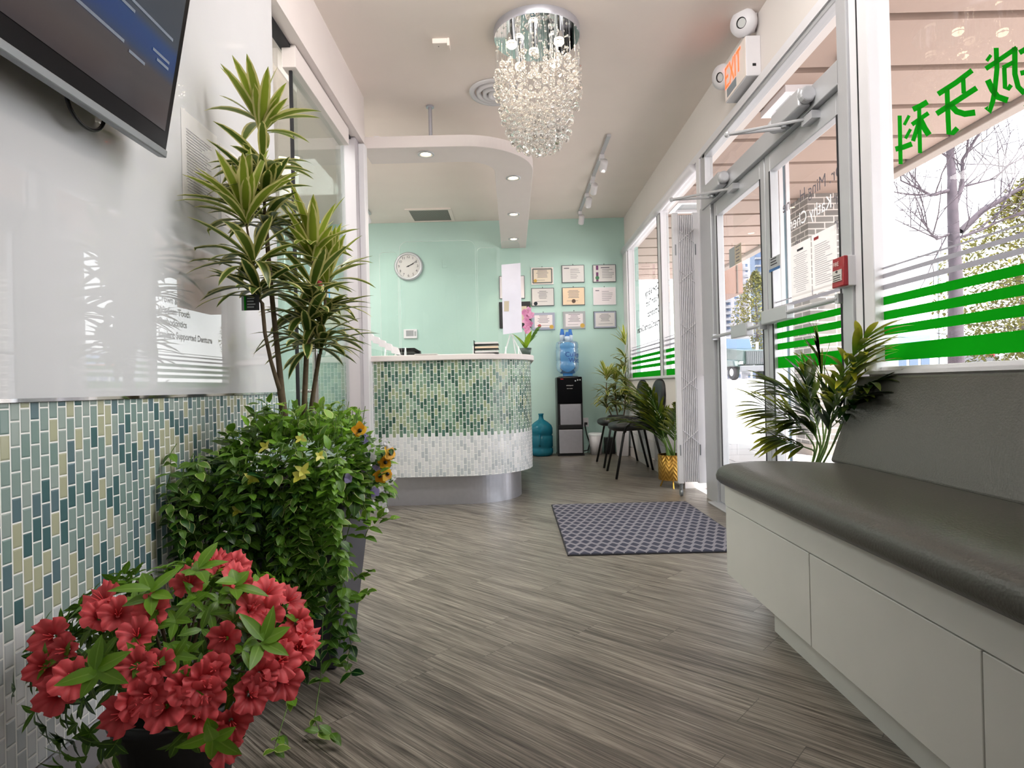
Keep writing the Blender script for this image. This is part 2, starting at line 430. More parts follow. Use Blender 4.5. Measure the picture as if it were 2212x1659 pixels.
struct('trim_5',MB().box(XW-.03,XW+.03,.86,YB,2.515,2.568).box(XW-.01,XW+.03,.86,YB,2.568,2.586,mi=1),[M['frame'],M['gasket']],label='aluminium head rail of the storefront')
struct('door_threshold',MB().box(1.36,1.56,2.6,4.3,0,.012),M['alu'],bevel=.004)

# ---------------- storefront glazing
def vinyl(parent,y0,y1,green=True,grey=True,x=XW-.004,wavy=0):
    if grey:
        for z0,z1 in ((1.278,1.285),(1.243,1.259),(1.198,1.217)):
            MB().quad((x,y0,z0),(x,y1,z0),(x,y1,z1),(x,y0,z1)).build('grey_stripe',M['greyv'],parent)
    if green:
        for z0,z1 in ((1.139,1.171),(1.081,1.114),(1.022,1.056),(.922,.984)):
            MB().quad((x,y0,z0),(x,y1,z0),(x,y1,z1),(x,y0,z1)).build('green_stripe',M['green'],parent)
def pane(parent,y0,y1,z0,z1,x=XW,name='pane',mt='glass'):
    return MB().quad((x,y0,z0),(x,y1,z0),(x,y1,z1),(x,y0,z1)).build(name,M[mt],parent)

w1=struct_empty('window_1','large storefront window beside the bench with green stripes and mirrored green characters')
m=MB().box(1.41,1.50,2.355,2.485,.875,2.56).box(1.43,1.49,.86,2.36,.875,.90).box(1.42,1.49,.86,2.36,2.49,2.53)
m.build('window_frame',M['frame'],w1,bevel=.004)
MB().box(1.4085,1.411,2.422,2.430,.885,2.52).build('gasket',M['gasket'],w1)
pane(w1,.86,2.36,.90,2.49)
vinyl(w1,.86,2.36)
# mirrored brush characters on the glass: strokes traced on the window plane
def stroke(mb,pts,w,x=XW-.005):
    pts=[Vector((1880+a/4.608,40+b/4.608)) for a,b in pts]; w=w/4.608
    n=len(pts); Lp=[];Rp=[]
    for i,p in enumerate(pts):
        d=(pts[min(i+1,n-1)]-pts[max(i-1,0)]).normalized(); nr=Vector((-d.y,d.x))*w*.5
        Lp.append(p+nr); Rp.append(p-nr)
    for i in range(n-1):
        mb.quad(*[PX(q.x,q.y,x) for q in (Lp[i],Lp[i+1],Rp[i+1],Rp[i])])
chars=[
 [([(293,965),(302,1450)],36),([(250,1300),(330,1280),(415,1248)],46),([(388,965),(338,1060)],28),([(402,1100),(350,1195)],28),
  ([(425,905),(500,870),(570,828)],48),([(487,880),(495,1340)],36),([(415,1055),(580,940)],38),([(488,1020),(460,1110),(425,1220)],38),([(500,1010),(540,1090),(585,1160)],54)],
 [([(675,752),(850,640),(1015,515)],46),([(925,590),(932,745)],40),([(660,948),(860,820),(1060,690)],48),([(765,690),(775,1000),(782,1145),(820,1140),(868,1090)],44),([(800,860),(860,925),(940,950),(1045,935)],54)],
 [([(1203,362),(1160,422)],30),([(1150,500),(1300,400),(1460,290)],42),([(1255,290),(1262,500),(1240,720),(1218,830),(1185,930),(1155,880)],44),([(1170,610),(1215,710),(1270,780),(1370,815)],54),
  ([(1440,285),(1440,550),(1472,680),(1535,745)],48),([(1320,490),(1430,432)],38),([(1335,490),(1342,690),(1375,700),(1402,660)],40)],
 [([(1485,340),(1540,308),(1620,250)],46),([(1495,545),(1600,520)],44),([(1590,200),(1600,720)],42),([(1545,880),(1640,700)],40)]]
for ch in chars:
    mb=MB()
    for i,(pts,w) in enumerate(ch): stroke(mb,pts,w*1.15,XW-.005-.0004*i)
    mb.build('window_character',M['green'],w1)

# entrance: double door with transom
d1=struct_empty('door_1','aluminium double entrance door with glass leaves')
m=MB().box(1.40,1.50,2.485,2.56,0,2.56)                       # hinge jamb by the post
m.box(1.41,1.50,4.24,4.48,0,2.13).box(1.43,1.49,4.40,4.50,2.13,2.52) # far jamb
m.box(1.40,1.50,2.55,4.40,2.10,2.205)                         # header bar
m.box(1.43,1.49,2.55,4.45,2.49,2.525)
m.build('door_frame',M['alu'],d1,bevel=.004)
pane(d1,2.56,4.42,2.205,2.49,name='transom_pane')
def leafdoor(y0,y1,nm,lab,bar_z,stripes):
    st=.065
    r=MB().box(1.43,1.475,y0,y0+st,.02,2.10).box(1.43,1.475,y1-st,y1,.02,2.10).box(1.43,1.475,y0+st,y1-st,2.0,2.10).box(1.43,1.475,y0+st,y1-st,.02,.16)
    o=r.build(nm,M['alu'],d1,bevel=.004); o['label']=lab
    MB().box(1.428,1.431,y0+st-.012,y0+st,.16,2.0).box(1.428,1.431,y1-st,y1-st+.012,.16,2.0).build('gasket',M['gasket'],o)
    pane(o,y0+st,y1-st,.16,2.0,x=1.453)
    b=MB().tube([(1.398,y0+.02,bar_z),(1.398,y1-.02,bar_z)],.011,10).box(1.39,1.43,y0+.01,y0+.04,bar_z-.02,bar_z+.02).box(1.39,1.43,y1-.04,y1-.01,bar_z-.02,bar_z+.02)
    b.build('push_bar',M['alu'],o,smooth=False)
    if stripes: vinyl(o,y0+st,y1-st,x=1.449)
    return o
lr=leafdoor(2.565,3.375,'door_leaf','near door leaf with green stripes and lettering',1.20,True)
ll=leafdoor(3.385,4.235,'door_leaf','far door leaf with clear glass',1.165,False)
MB().box(1.385,1.43,3.06,3.37,1.165,1.24).build('latch_box',M['alu'],lr,bevel=.006)
MB().box(1.385,1.43,3.58,3.84,1.125,1.205).build('latch_box',M['alu'],ll,bevel=.006)
def onright(y0,z0,x=XW-.006): return lambda a,b: Vector((x,y0+a,z0+b))
def onright_in(y0,z0,x): return lambda a,b: Vector((x,y0-a,z0+b))
M['lettering']=trans_mat('white_lettering_film','#e9e7e7',.4)
M['lettering_dark']=mat('dark_grey_lettering_film','#4b474e',.7)
M['lettering_grey']=mat('grey_lettering_film','#6e6971',.7)
for (s,y,z,mt) in (('Dr. Ming H',2.615,1.738,'lettering_grey'),('ne',3.12,1.738,'lettering_grey'),('Dr.',2.60,1.628,'lettering_grey'),('Kathy Chen',2.715,1.628,'lettering'),('Dr.',2.60,1.518,'lettering_grey'),('in',3.02,1.518,'lettering_grey')):
    text('lettering',s,.088,M[mt],onright(y,z,1.448),lr)

w2=struct_empty('window_2','far storefront window with mirrored service lettering and green stripes')
m=MB().box(1.42,1.50,4.50,4.58,.915,2.52).box(1.42,1.50,5.70,5.82,.915,2.52).box(1.40,1.50,7.30,7.42,.915,2.52).box(1.42,1.49,4.5,7.65,.905,.925).box(1.43,1.49,4.5,7.65,2.47,2.525).box(1.42,1.50,7.42,7.65,.915,2.52)
m.build('window_frame',M['frame'],w2,bevel=.004)
m=MB()
for y in (5.70,5.82,7.30): m.box(1.417,1.421,y-.004,y+.004,.925,2.47)
m.build('gasket',M['gasket'],w2)
pane(w2,4.58,5.70,.925,2.47); pane(w2,5.82,7.30,.925,2.47)
vinyl(w2,4.58,5.70); vinyl(w2,5.82,7.30)
for s,z in (('Crown & Bridge',1.78),('Wisdom Tooth',1.67),('Orthodontics',1.555),('Implant Supported Denture',1.43)):
    text('lettering',s,.094,M['lettering_dark'],onright(5.90,z),w2,bold=.035)
# roller blind tube over the far window
o=MB().tube([(1.405,4.62,2.485),(1.405,7.5,2.485)],.034,14).build('roller_blind',M['frame'],smooth=True)
tag(o,'rolled-up white roller blind along the top of the far window','blind')

# ---------------- left glass partition
d2=struct_empty('door_2','sliding glass door left of the reception desk')
g=MB().box(-1.104,-1.094,3.10,4.06,.02,2.52).build('glass_leaf',M['glass_in'],d2)
MB().box(-1.107,-1.091,3.092,3.104,.02,2.60).build('black_edge_seal',M['gasket'],d2)
MB().box(-1.13,-1.06,3.06,4.06,2.50,2.612).build('rail_cover',M['white'],d2,bevel=.003)
MB().box(-1.14,-1.085,2.61,4.22,2.60,2.618).build('track',M['gasket'],d2)
hb=MB().tube([(-1.06,3.26,.62),(-1.06,3.26,1.82)],.016,12)
hb.tube([(-1.06,3.26,1.45),(-1.14,3.26,1.45)],.009,8).tube([(-1.06,3.26,.86),(-1.14,3.26,.86)],.009,8)
hb.build('pull_handle',M['chrome'],d2,smooth=True)
w3=struct_empty('window_3','fixed glass panels of the left partition')
MB().quad((-1.14,2.60,0.02),(-1.14,3.30,0.02),(-1.14,3.30,2.61),(-1.14,2.60,2.61)).build('pane',M['glass_in'],w3)
MB().quad((-1.14,4.02,0.02),(-1.14,4.22,0.02),(-1.14,4.22,2.61),(-1.14,4.02,2.61)).build('pane',M['glass_in'],w3)
MB().box(-1.012,-1.0,2.585,2.603,0,CEIL).build('edge_strip',M['alu'],w3)
struct('trim_6',MB().box(-1.16,-1.055,4.20,4.34,0,2.617),mat('lilac_grey_column','#b3aeb3',.5),label='pale lilac grey column between glass partition and reception desk',bevel=.003)
struct('trim_8',MB().box(-1.055,-1.012,4.28,4.365,0,2.60),M['frame'],label='narrow white post at the left end of the reception desk',bevel=.003)
# corridor behind the glass: partition walls and a shelf
struct('wall_corridor',MB().box(-2.7,-2.6,2.6,4.9,0,CEIL).box(-3.1,-1.16,2.5,2.6,0,CEIL),M['wall_grey'])
# ---------------- reception desk
def deskpath(off,n=22,yend=6.7):
    r=.5-off; P=[(-1.028,4.37+off)]
    P.append((-.6,4.37+off))
    for i in range(n+1):
        A=-PI/2+PI/2*i/n; P.append((-.355+r*math.cos(A),4.87+r*math.sin(A)))
    P += [(.145-off,5.6),(.145-off,yend)]
    return P
desk=thing('reception_desk','curved reception desk fronted in green vertical mosaic with white countertop','reception desk',(-.4,4.6,0))
def dp(mb,name,mt,**k):
    return mb.build(name,mt,desk,shift=(-.4,4.6,0),**k)
m=MB().band(deskpath(0),deskpath(.32),.22,1.058); o=dp(m,'mosaic_front',M['tile2'])
m=MB().band(deskpath(.095),deskpath(.30),0,.222); o=dp(m,'kick_plate',M['steel']); o['label']='curved brushed steel kick plate'
m=MB().band(deskpath(-.028),deskpath(.36),1.058,1.100); o=dp(m,'countertop',M['white'],bevel=.006); o['label']='white solid countertop'
m=MB().box(-1.03,-1.008,4.362,4.372,.22,1.058); dp(m,'end_strip',M['frame'])

# hung soffit band over the desk
def sofpath(off,yend=YB):
    r=.55-off; P=[(-1.05,4.37+off),(-.6,4.37+off)]
    for i in range(25):
        A=-PI/2+PI/2*i/24; P.append((-.345+r*math.cos(A),4.92+r*math.sin(A)))
    P += [(.205-off,6.2),(.205-off,yend)]
    return P
def sofin():
    r=.24; P=[(-1.05,4.68),(-.6,4.68)]
    for i in range(25):
        A=-PI/2+PI/2*i/24; P.append((-.345+r*math.cos(A),4.92+r*math.sin(A)))
    P += [(-.105,6.2),(-.105,YB)]
    return P
s1=struct('trim_7',MB().band(sofpath(0),sofin(),2.60,2.685),M['white'],label='curved white soffit hung over the reception desk',bevel=.004)
for (x,y) in ((-.567,4.5),(.03,5.25)):
    MB().tube([(x,y,2.68),(x,y,CEIL)],.014,12).lathe([(.03,CEIL-.012),(.03,CEIL)],(x,y,0),16).build('hanger_rod',M['steel'],s1,smooth=False)

# ---------------- lights
def lamp(kind,name,loc,power,col=(1,1,1),size=.05,to=None,spot=None,sizey=None,blend=.5):
    l=bpy.data.lights.new(name,kind); l.energy=power; l.color=col
    if kind=='AREA':
        l.shape='RECTANGLE'; l.size=size; l.size_y=sizey or size
    elif kind!='SUN': l.shadow_soft_size=size
    if spot: l.spot_size=math.radians(spot); l.spot_blend=blend
    o=bpy.data.objects.new(name,l); C.objects.link(o); o.location=loc
    if to is not None:
        o.rotation_euler=(Vector(to)-Vector(loc)).to_track_quat('-Z','Y').to_euler()
    return o
WARM=(1,.86,.68)
M['bulb']=mat('lit_bulb','#fff2d8',.3,emit='#ffe7bd',es=9)
M['bulb_off']=mat('reflector_lamp','#f3ead8',.15,metal=.4,emit='#ffe9c8',es=1.5)
dl_lab=['recessed downlight in the soffit nearest the left column','recessed downlight in the soffit just past the curve','recessed downlight in the soffit, next behind the one past the curve','recessed downlight at the far end of the soffit by the back wall']
for (x,y),lab in zip(((-.605,4.5),(.045,5.06),(.05,6.13),(.05,7.16)),dl_lab):
    t=thing('downlight',lab,'light',(x,y,2.60),group='soffit downlights')
    MB().lathe([(.062,0),(.062,-.006),(.045,-.008),(.043,-.002)],n=28,cap=False).build('trim_ring',M['alu'],t,smooth=True)
    MB().disc((0,0,-.003),.036,Matrix.Rotation(PI,3,'X')).build('bulb',M['bulb'],t)
    lamp('SPOT','downlight_lamp',(x,y,2.585),9,WARM,.03,(x,y,0),100)

# track lights
def track_light(x,ya,yb,heads,lab,aim):
    t=thing('track_light',lab,'light',(x,ya,CEIL),group='ceiling track lights')
    MB().box(-.017,.017,0,yb-ya,-.022,0).build('track',M['alu'],t,bevel=.002)
    MB().box(-.02,.02,(yb-ya)*.42,(yb-ya)*.42+.12,-.035,0).build('feed_box',M['frame'],t,bevel=.002)
    for hy in heads:
        y=hy-ya
        h=MB().box(-.02,.02,y-.03,y+.03,-.06,-.02).tube([(0,y,-.06),(.012,y,-.10)],.008,8)
        h=h.build('spot_head',M['frame'],t)
        R=Vector((aim[0]-x,aim[1]-hy,aim[2]-2.8)).normalized().to_track_quat('Z','Y').to_matrix()
        o=Vector((.015,y,-.115))
        MB().lathe([(.001,-.055),(.03,-.055),(.034,-.04),(.034,.05),(.03,.055)],o,18,M=R,cap=False).build('can',M['frame'],h,smooth=True)
        MB().disc(o+R@Vector((0,0,.045)),.029,R).build('bulb',M['bulb_off'],h)
track_light(.855,5.08,7.38,(5.5,6.15,6.6,7.28),'white ceiling track with four spot heads right of the soffit',(.7,8.6,1.0))
track_light(-1.65,6.1,7.2,(6.3,7.0),'white ceiling track light over the desk, mostly hidden by the left column',(-1.4,8.6,1.2))

# chandelier
ch=thing('chandelier','crystal ball chandelier hanging from a round mirrored ceiling plate','chandelier',(.19,3.58,CEIL))
MB().lathe([(.255,0),(.255,-.035),(.250,-.045)],n=64,cap=False).build('rim',M['steel'],ch,smooth=True)
o=MB().disc((0,0,-.045),.251,Matrix.Rotation(PI,3,'X'),64).build('mirror_plate',M['chrome'],ch); o['label']='round mirrored plate'
for (a,b,on) in ((-.15,-.10,1),(.12,-.12,1),(-.02,-.02,0),(-.10,.14,1),(.11,.12,0)):
    h=MB().lathe([(.028,-.045),(.028,-.13),(.03,-.14)],(a,b,0),20,cap=False).build('lamp_holder',M['chrome'],ch,smooth=True)
    MB().lathe([(.001,-.150),(.02,-.150),(.029,-.139),(.028,-.12)],(a,b,0),20,cap=False).build('bulb',M['bulb'] if on else M['bulb_off'],h,smooth=True)
    if on: lamp('SPOT','chandelier_lamp',(.19+a,3.58+b,CEIL-.16),7,WARM,.02,(.19+a,3.58+b,0),110)
m,nt,N,L,P=newmat('crystal_glass'); P.inputs['Transmission Weight'].default_value=1; P.inputs['Roughness'].default_value=0; P.inputs['IOR'].default_value=1.48
P.inputs['Base Color'].default_value=(1,.985,.965,1); M['crystal']=m
out=[n for n in N if n.type=='OUTPUT_MATERIAL'][0]; tl=N.new('ShaderNodeBsdfTranslucent'); tl.inputs[0].default_value=lin('#fff6f2'); df=N.new('ShaderNodeBsdfDiffuse'); df.inputs[0].default_value=lin('#fff6f2'); a1=N.new('ShaderNodeAddShader'); L.new(tl.outputs[0],a1.inputs[0]); L.new(df.outputs[0],a1.inputs[1]); ms=N.new('ShaderNodeMixShader'); ms.inputs[0].default_value=.045; L.new(P.outputs[0],ms.inputs[1]); L.new(a1.outputs[0],ms.inputs[2]); L.new(ms.outputs[0],out.inputs[0])
rng=random.Random(5)
def zb(r): return -.70+.33*(r/.245)**4
strands=[]; k=0
while len(strands)<96 and k<6000:
    k+=1
    a=rng.uniform(0,2*PI); r=.242*math.sqrt(rng.random())
    p=(r*math.cos(a),r*math.sin(a))
    if all(math.dist(p,q[:2])>.036 for q in strands): strands.append((p[0],p[1],r))
for i in range(22):
    a=2*PI*i/22; strands.append((.246*math.cos(a),.246*math.sin(a),.246))
balls=[]; wires=MB()
for (x,y,r) in strands:
    z=zb(min(r,.245)); wires.tube([(x,y,-.046),(x,y,z)],.0006,3,cap=False)
    balls.append((x,y,z,rng.uniform(.0185,.0215)))
    zz=z+.052
    while zz<-.09:
        up=(zz-z)
        if up<.25 and zz<-.24: balls.append((x,y,zz,rng.uniform(.013,.019)))
        elif rng.random()<.45: balls.append((x,y,zz,rng.uniform(.005,.008)))
        zz+=rng.uniform(.045,.07) if up<.26 else rng.uniform(.05,.10)
wires.build('hanging_wires',M['chrome'],ch)
balls.sort(key=lambda b:(-b[3]*(1.2 if b[1]<.05 else .9)))
base=MB().ball((0,0,0),1,14,10).build('crystal_ball',M['crystal'],ch,smooth=True)
base.location=balls[0][:3]; base.scale=(balls[0][3],)*3
for b in balls[1:100]:
    o=base.copy(); C.objects.link(o); o.parent=ch; o.location=b[:3]; o.scale=(b[3],)*3
mb=MB()
for b in balls[100:]:
    mb.ball(b[:3],b[3],10 if b[3]>.012 else 7,7 if b[3]>.012 else 5)
o=mb.build('small_crystals',M['crystal'],ch,smooth=True); o['kind']='stuff'

# ceiling fittings
t=thing('ceiling_sensor','small square white sensor box on the ceiling left of the chandelier','sensor',(-.39,3.66,CEIL))
MB().box(-.045,.045,-.035,.035,-.03,0).build('body',M['ceiling'],t,bevel=.004); MB().disc((-.01,0,-.031),.004,Matrix.Rotation(PI,3,'X'),10).build('indicator',M['black'],t)
MB().box(.045,.058,-.035,.035,-.045,0).build('side_plate',M['ceiling'],t)
t=thing('air_diffuser','round white ceiling air diffuser behind the chandelier','vent',(-.07,4.30,CEIL))
for i,(r0,r1) in enumerate(((.19,.155),(.14,.11),(.095,.07),(.055,.03))):
    MB().lathe([(r0,-.002),(r0*.97,-.02-.008*i),(r1,-.012-.008*i),(r1*.98,-.001)],n=40,cap=False).build('ring',M['frame'],t,smooth=True)
t=thing('ceiling_grille','square return air grille in the ceiling near the back wall','vent',(-.945,7.33,CEIL))
f=MB()
for a in ((-.27,.27,-.27,-.23),(-.27,.27,.23,.27),(-.27,-.23,-.23,.23),(.23,.27,-.23,.23)): f.box(*a,-.012,0)
f.build('frame',M['ceiling'],t)
m,nt,N,L,P=newmat('eggcrate_grille'); tc=N.new('ShaderNodeTexCoord'); ck=N.new('ShaderNodeTexChecker'); ck.inputs['Scale'].default_value=60
L.new(tc.outputs['Object'],ck.inputs['Vector']); ck.inputs[1].default_value=lin('#5d5b57'); ck.inputs[2].default_value=lin('#8d8983'); L.new(ck.outputs[0],P.inputs['Base Color']); M['crate']=m
MB().box(-.23,.23,-.23,.23,-.006,0).build('grille',M['crate'],t)
for x,y,lab in ((-1.08,5.05,'flush white sprinkler cap on the ceiling, left of the soffit'),(.40,5.25,'flush white sprinkler cap on the ceiling, right of the soffit')):
    o=MB().lathe([(.001,-.018),(.035,-.016),(.042,0)],(0,0,0),24,cap=False).build('sprinkler_cap',M['frame'],loc=(x,y,CEIL),smooth=True); tag(o,lab,'sprinkler','ceiling sprinkler caps')

# ---------------- exit sign on right header
t=thing('exit_sign','white EXIT emergency sign with two round lamp heads above the door','exit sign',(1.40,3.6,2.70))
MB().box(-.035,.05,-.17,.17,-.115,.115).build('housing',M['frame'],t,bevel=.006)
MB().box(-.037,-.034,-.165,.165,-.11,.11).build('face_plate',M['ceiling'],t)
M['exit']=mat('exit_letter_red','#f0603a',.5,emit='#ff5a30',es=1.1)
ex=MB()
def ebar(y0,z0,y1,z1,w=.017):
    a=Vector((-.039,y0,z0)); b=Vector((-.039,y1,z1)); d=(b-a).normalized(); n=Vector((0,-d.z,d.y))*w*.5
    ex.quad(a-n,b-n,b+n,a+n)
Z0_,Z1_=-.035,.095
for q in ((.150,Z0_,.150,Z1_),(.158,Z0_+.008,.095,Z0_+.008),(.158,.03,.105,.03),(.158,Z1_-.008,.095,Z1_-.008),(.082,Z0_,.012,Z1_),(.012,Z0_,.082,Z1_),(-.010,Z0_,-.010,Z1_),(-.062,Z0_,-.062,Z1_),(-.028,Z1_-.008,-.098,Z1_-.008)): ebar(*q)
ex.build('lettering',M['exit'],t)
MB().box(-.039,-.036,-.02,.13,-.095,-.045).build('sticker',mat('grey_sticker','#8f98a0',.5),t)
MB().box(.0,.02,-.1715,-.1695,-.06,-.045).build('test_button',M['black'],t)
M['lens']=mat('lamp_lens','#cfd2d2',.1,spec=.7)
for (dy,dz,aim) in ((-.135,.205,(-.72,-.62,-.3)),(.215,.075,(-.85,-.4,-.3))):
    hd=MB(); R=Vector(aim).normalized().to_track_quat('Z','Y').to_matrix()
    c=Vector((-.03,dy,dz))
    hd.lathe([(.001,-.06),(.045,-.056),(.068,-.032),(.076,0),(.072,.022),(.03,.03)],c,28,M=R,cap=False)
    hd.tube([c-R@Vector((0,0,.03)),c+Vector((.07,0,0))],.05,18)
    h=hd.build('lamp_head',M['frame'],t,smooth=True)
    MB().lathe([(.032,.026),(.027,.030),(.024,.022)],c,24,M=R,cap=False).build('bezel',M['black'],h,smooth=True)
    MB().disc(c+R@Vector((0,0,.024)),.026,R).build('lens',M['lens'],h)

# door closers
def closer(y,yarm,lab):
    t=thing('door_closer',lab,'door closer',(1.40,y,2.155),group='door closers over the entrance')
    b=MB().box(-.06,0,-.15,.15,-.045,.045)
    b.tube([(-.03,-.19,0),(-.03,-.15,0)],.038,14).tube([(-.03,.15,0),(-.03,.185,0)],.036,14)
    b.build('body',M['alu'],t,bevel=.012,segs=3)
    MB().lathe([(.022,-.06),(.022,-.045)],(-.03,.05,0),14).build('spindle',M['alu_dark'],t)
    p=Vector((-.03,.05,-.06)); e=Vector((-.27,.18,-.03)); q=Vector((.02,yarm,-.085))
    MB().tube([p,e],.009,8).ball(e,.016,8,6).tube([e,q],.008,8).box(q.x-.03,q.x+.02,q.y-.05,q.y+.05,q.z-.02,q.z+.015).build('arm',M['alu'],t)
closer(2.93,-.12,'overhead door closer with folded arm on the near end of the door header')
closer(4.02,-.22,'overhead door closer with folded arm on the far end of the door header')

# notices on door glass, small signs, fire pull
M['inklight']=mat('pale_print_ink','#a7a2a9',.8)
def lines(mb,fn,x0,x1,z0,z1,n,rng,h=.004,center=False):
    for i in range(n):
        z=z1-(z1-z0)*(i+.5)/n; w=(x1-x0)*rng.uniform(.55,1)
        a=x0+((x1-x0)-w)/2 if center else x0
        mb.add([fn(a,z),fn(a+w,z),fn(a+w,z+h),fn(a,z+h)],[(0,1,2,3)])
def sheet(name,label,cat,fn,w,h,nl,rng,group=None,mt='paper',head=False,redtag=False,center=False):
    o=MB().add([fn(0,0),fn(w,0),fn(w,h),fn(0,h)],[(0,1,2,3)]).build(name,M[mt]); tag(o,label,cat,group)
    g=lambda a,b: fn(a,b)
    t=MB(); lines(t,fn_off(fn),w*.12,w*.88,h*.12,h*.82,nl,rng,h*.008,center)
    t.build('printed_lines',M['inklight'],o)
    if head:
        MB().add([fn_off(fn)(a,b) for a,b in ((w*.35,h*.86),(w*.65,h*.86),(w*.65,h*.9),(w*.35,h*.9))],[(0,1,2,3)]).build('heading',M['inkdark'],o)
    if redtag:
        MB().add([fn_off(fn)(a,b) for a,b in ((w*.1,h*.9),(w*.3,h*.9),(w*.3,h*.95),(w*.1,h*.95))],[(0,1,2,3)]).build('heading',M['red'],o)
    return o
def fn_off(fn):
    n=(fn(1,0)-fn(0,0)).cross(fn(0,1)-fn(0,0)).normalized()*.0012
    return lambda a,b: fn(a,b)+n
rr=random.Random(3)
sheet('notice','white printed notice taped to the door glass, nearer the red fire alarm','notice',lambda a,b:Vector((1.441,2.892-a,1.262+b)),.222,.279,20,rr,'notices on the door glass',redtag=True)
sheet('notice','white printed notice taped to the door glass, farther from the red fire alarm','notice',lambda a,b:Vector((1.440,3.112-a,1.258+b)),.212,.279,20,rr,'notices on the door glass',head=True,center=True)
M['card']=mat('beige_card','#c9bda8',.7); M['cardgrey']=mat('grey_card','#a9adb0',.6); M['blue']=mat('blue_print','#3d6ea5',.6)
t=MB().add([(1.440,3.98,1.60),(1.440,3.77,1.60),(1.440,3.77,1.72),(1.440,3.98,1.72)],[(0,1,2,3)]).build('door_sign',M['card']); tag(t,'beige two-part opening hours card on the far door leaf','sign')
m=MB(); lines(m,lambda a,b:Vector((1.4385,3.87-a,1.605+b)),.01,.09,.0,.11,5,rr,.006); m.build('printed_lines',M['ink'],t)
MB().add([(1.439,3.98,1.60),(1.439,3.88,1.60),(1.439,3.88,1.72),(1.439,3.98,1.72)],[(0,1,2,3)]).build('grey_half',M['cardgrey'],t)
t=MB().add([(1.427,3.34,1.45),(1.427,3.205,1.45),(1.427,3.205,1.525),(1.427,3.34,1.525)],[(0,1,2,3)]).build('door_sticker',M['cardgrey']); tag(t,'small grey sticker with blue edge on the near door leaf','sticker')
MB().add([(1.426,3.34,1.45),(1.426,3.205,1.45),(1.426,3.205,1.465),(1.426,3.34,1.465)],[(0,1,2,3)]).build('blue_edge',M['blue'],t)
m=MB(); lines(m,lambda a,b:Vector((1.426,3.32-a,1.475+b)),0,.10,0,.045,3,rr,.006); m.build('printed_lines',M['inkdark'],t)

t=thing('fire_alarm_pull','red fire alarm pull station on the white post beside the door','fire alarm',(1.41,2.52,1.30))
MB().box(-.03,0.012,-.045,.045,-.062,.062).build('back_box',M['frame'],t,bevel=.003)
b=MB().hexa([(-.052,-.045,-.062),(-.03,-.045,-.062),(-.03,.045,-.062),(-.052,.045,-.062),(-.047,-.045,.062),(-.03,-.045,.062),(-.03,.045,.062),(-.047,.045,.062)])
b.build('red_cover',M['red'],t,bevel=.004)
MB().box(-.0545,-.05,-.034,.034,-.038,.008).build('label_plate',mat('alarm_label','#d9d6cf',.5),t)
m=MB()
for k in range(3): m.box(-.0555,-.054,-.028,.028,-.034+k*.009,-.031+k*.009)
m.prism([(0,-.004),(.011,.002),(0,.007),(-.011,.002)],-.0555,-.054,lambda a,b,z:(z,a,b)); m.build('label_print',M['inkdark'],t)
text('lettering','FIRE',.024,M['ceiling'],lambda a,b:Vector((-.0525,.03-a,.026+b)),t)

# folding gate
t=thing('folding_gate','white folding security gate collapsed beside the entrance door','gate',(1.33,4.56,0))
for x0,x1 in ((-.105,-.065),(.045,.105)):
    MB().box(x0,x1,-.02,.02,.10,2.13).build('stile',M['frame'],t,bevel=.003)
for k in range(8):
    x=-.063+k*.0137
    MB().box(x,x+.0090,-.022,.012,.11,2.11).build('slat',M['frame'],t,bevel=.0015)
MB().box(-.064,.046,.0125,.0165,.12,2.10).build('gap_shade_strip',mat('gate_gap_shade','#6a686c',.6),t)  # dark strip added behind the slats, painted shade for their gaps
br=MB()
for z in (.45,.85,1.25,1.65,1.95):
    for s in (1,-1): br.tube([(-.07,-.028,z-.05*s),(.05,-.028,z+.05*s)],.0025,5)
br.build('lattice_bar',M['frame'],t)
m=MB()
for z in (.35,1.85):
    for x in (-.088,.06): m.box(x-.004,x+.004,-.024,-.02,z-.04,z+.04)
m.build('slot',M['alu_dark'],t)
m=MB()
for z in (.3,1.75): m.box(.10,.135,-.022,-.016,z-.07,z+.07)
m.build('hinge',M['frame'],t)
m=MB().tube([(-.085,0,.10),(-.085,0,.05)],.012,8).lathe([(.001,-.009),(.024,-.009),(.027,0),(.024,.009),(.001,.009)],(-.085,0,.028),16,M=Matrix.Rotation(PI/2,3,'Y'))
m.build('caster',M['alu_dark'],t)

# ---------------- bench
bn=thing('waiting_bench','long built-in white bench with grey padded vinyl seat under the window','bench',(1.1,1.2,0))
def bp(mb,name,mt,**k): return mb.build(name,mt,bn,shift=(1.1,1.2,0),**k)
M['bench_white']=mat('white_laminate','#d9d8d2',.45,noise=.03)
Y0,Y1=-1.9,2.32
bp(MB().box(.80,1.40,Y0,Y1,.386,.470).box(.815,1.40,Y0,Y1-.01,.125,.386),'carcass',M['bench_white'])
bp(MB().box(.876,1.40,Y0,Y1-.24,0,.128),'plinth',M['bench_white'])
for a,b in ((1.667,2.316),(1.055,1.663),(.443,1.051),(-.17,.439),(-.78,-.174)):
    bp(MB().box(.800,.816,a,b,.126,.382),'front_panel',M['bench_white'],bevel=.0015)
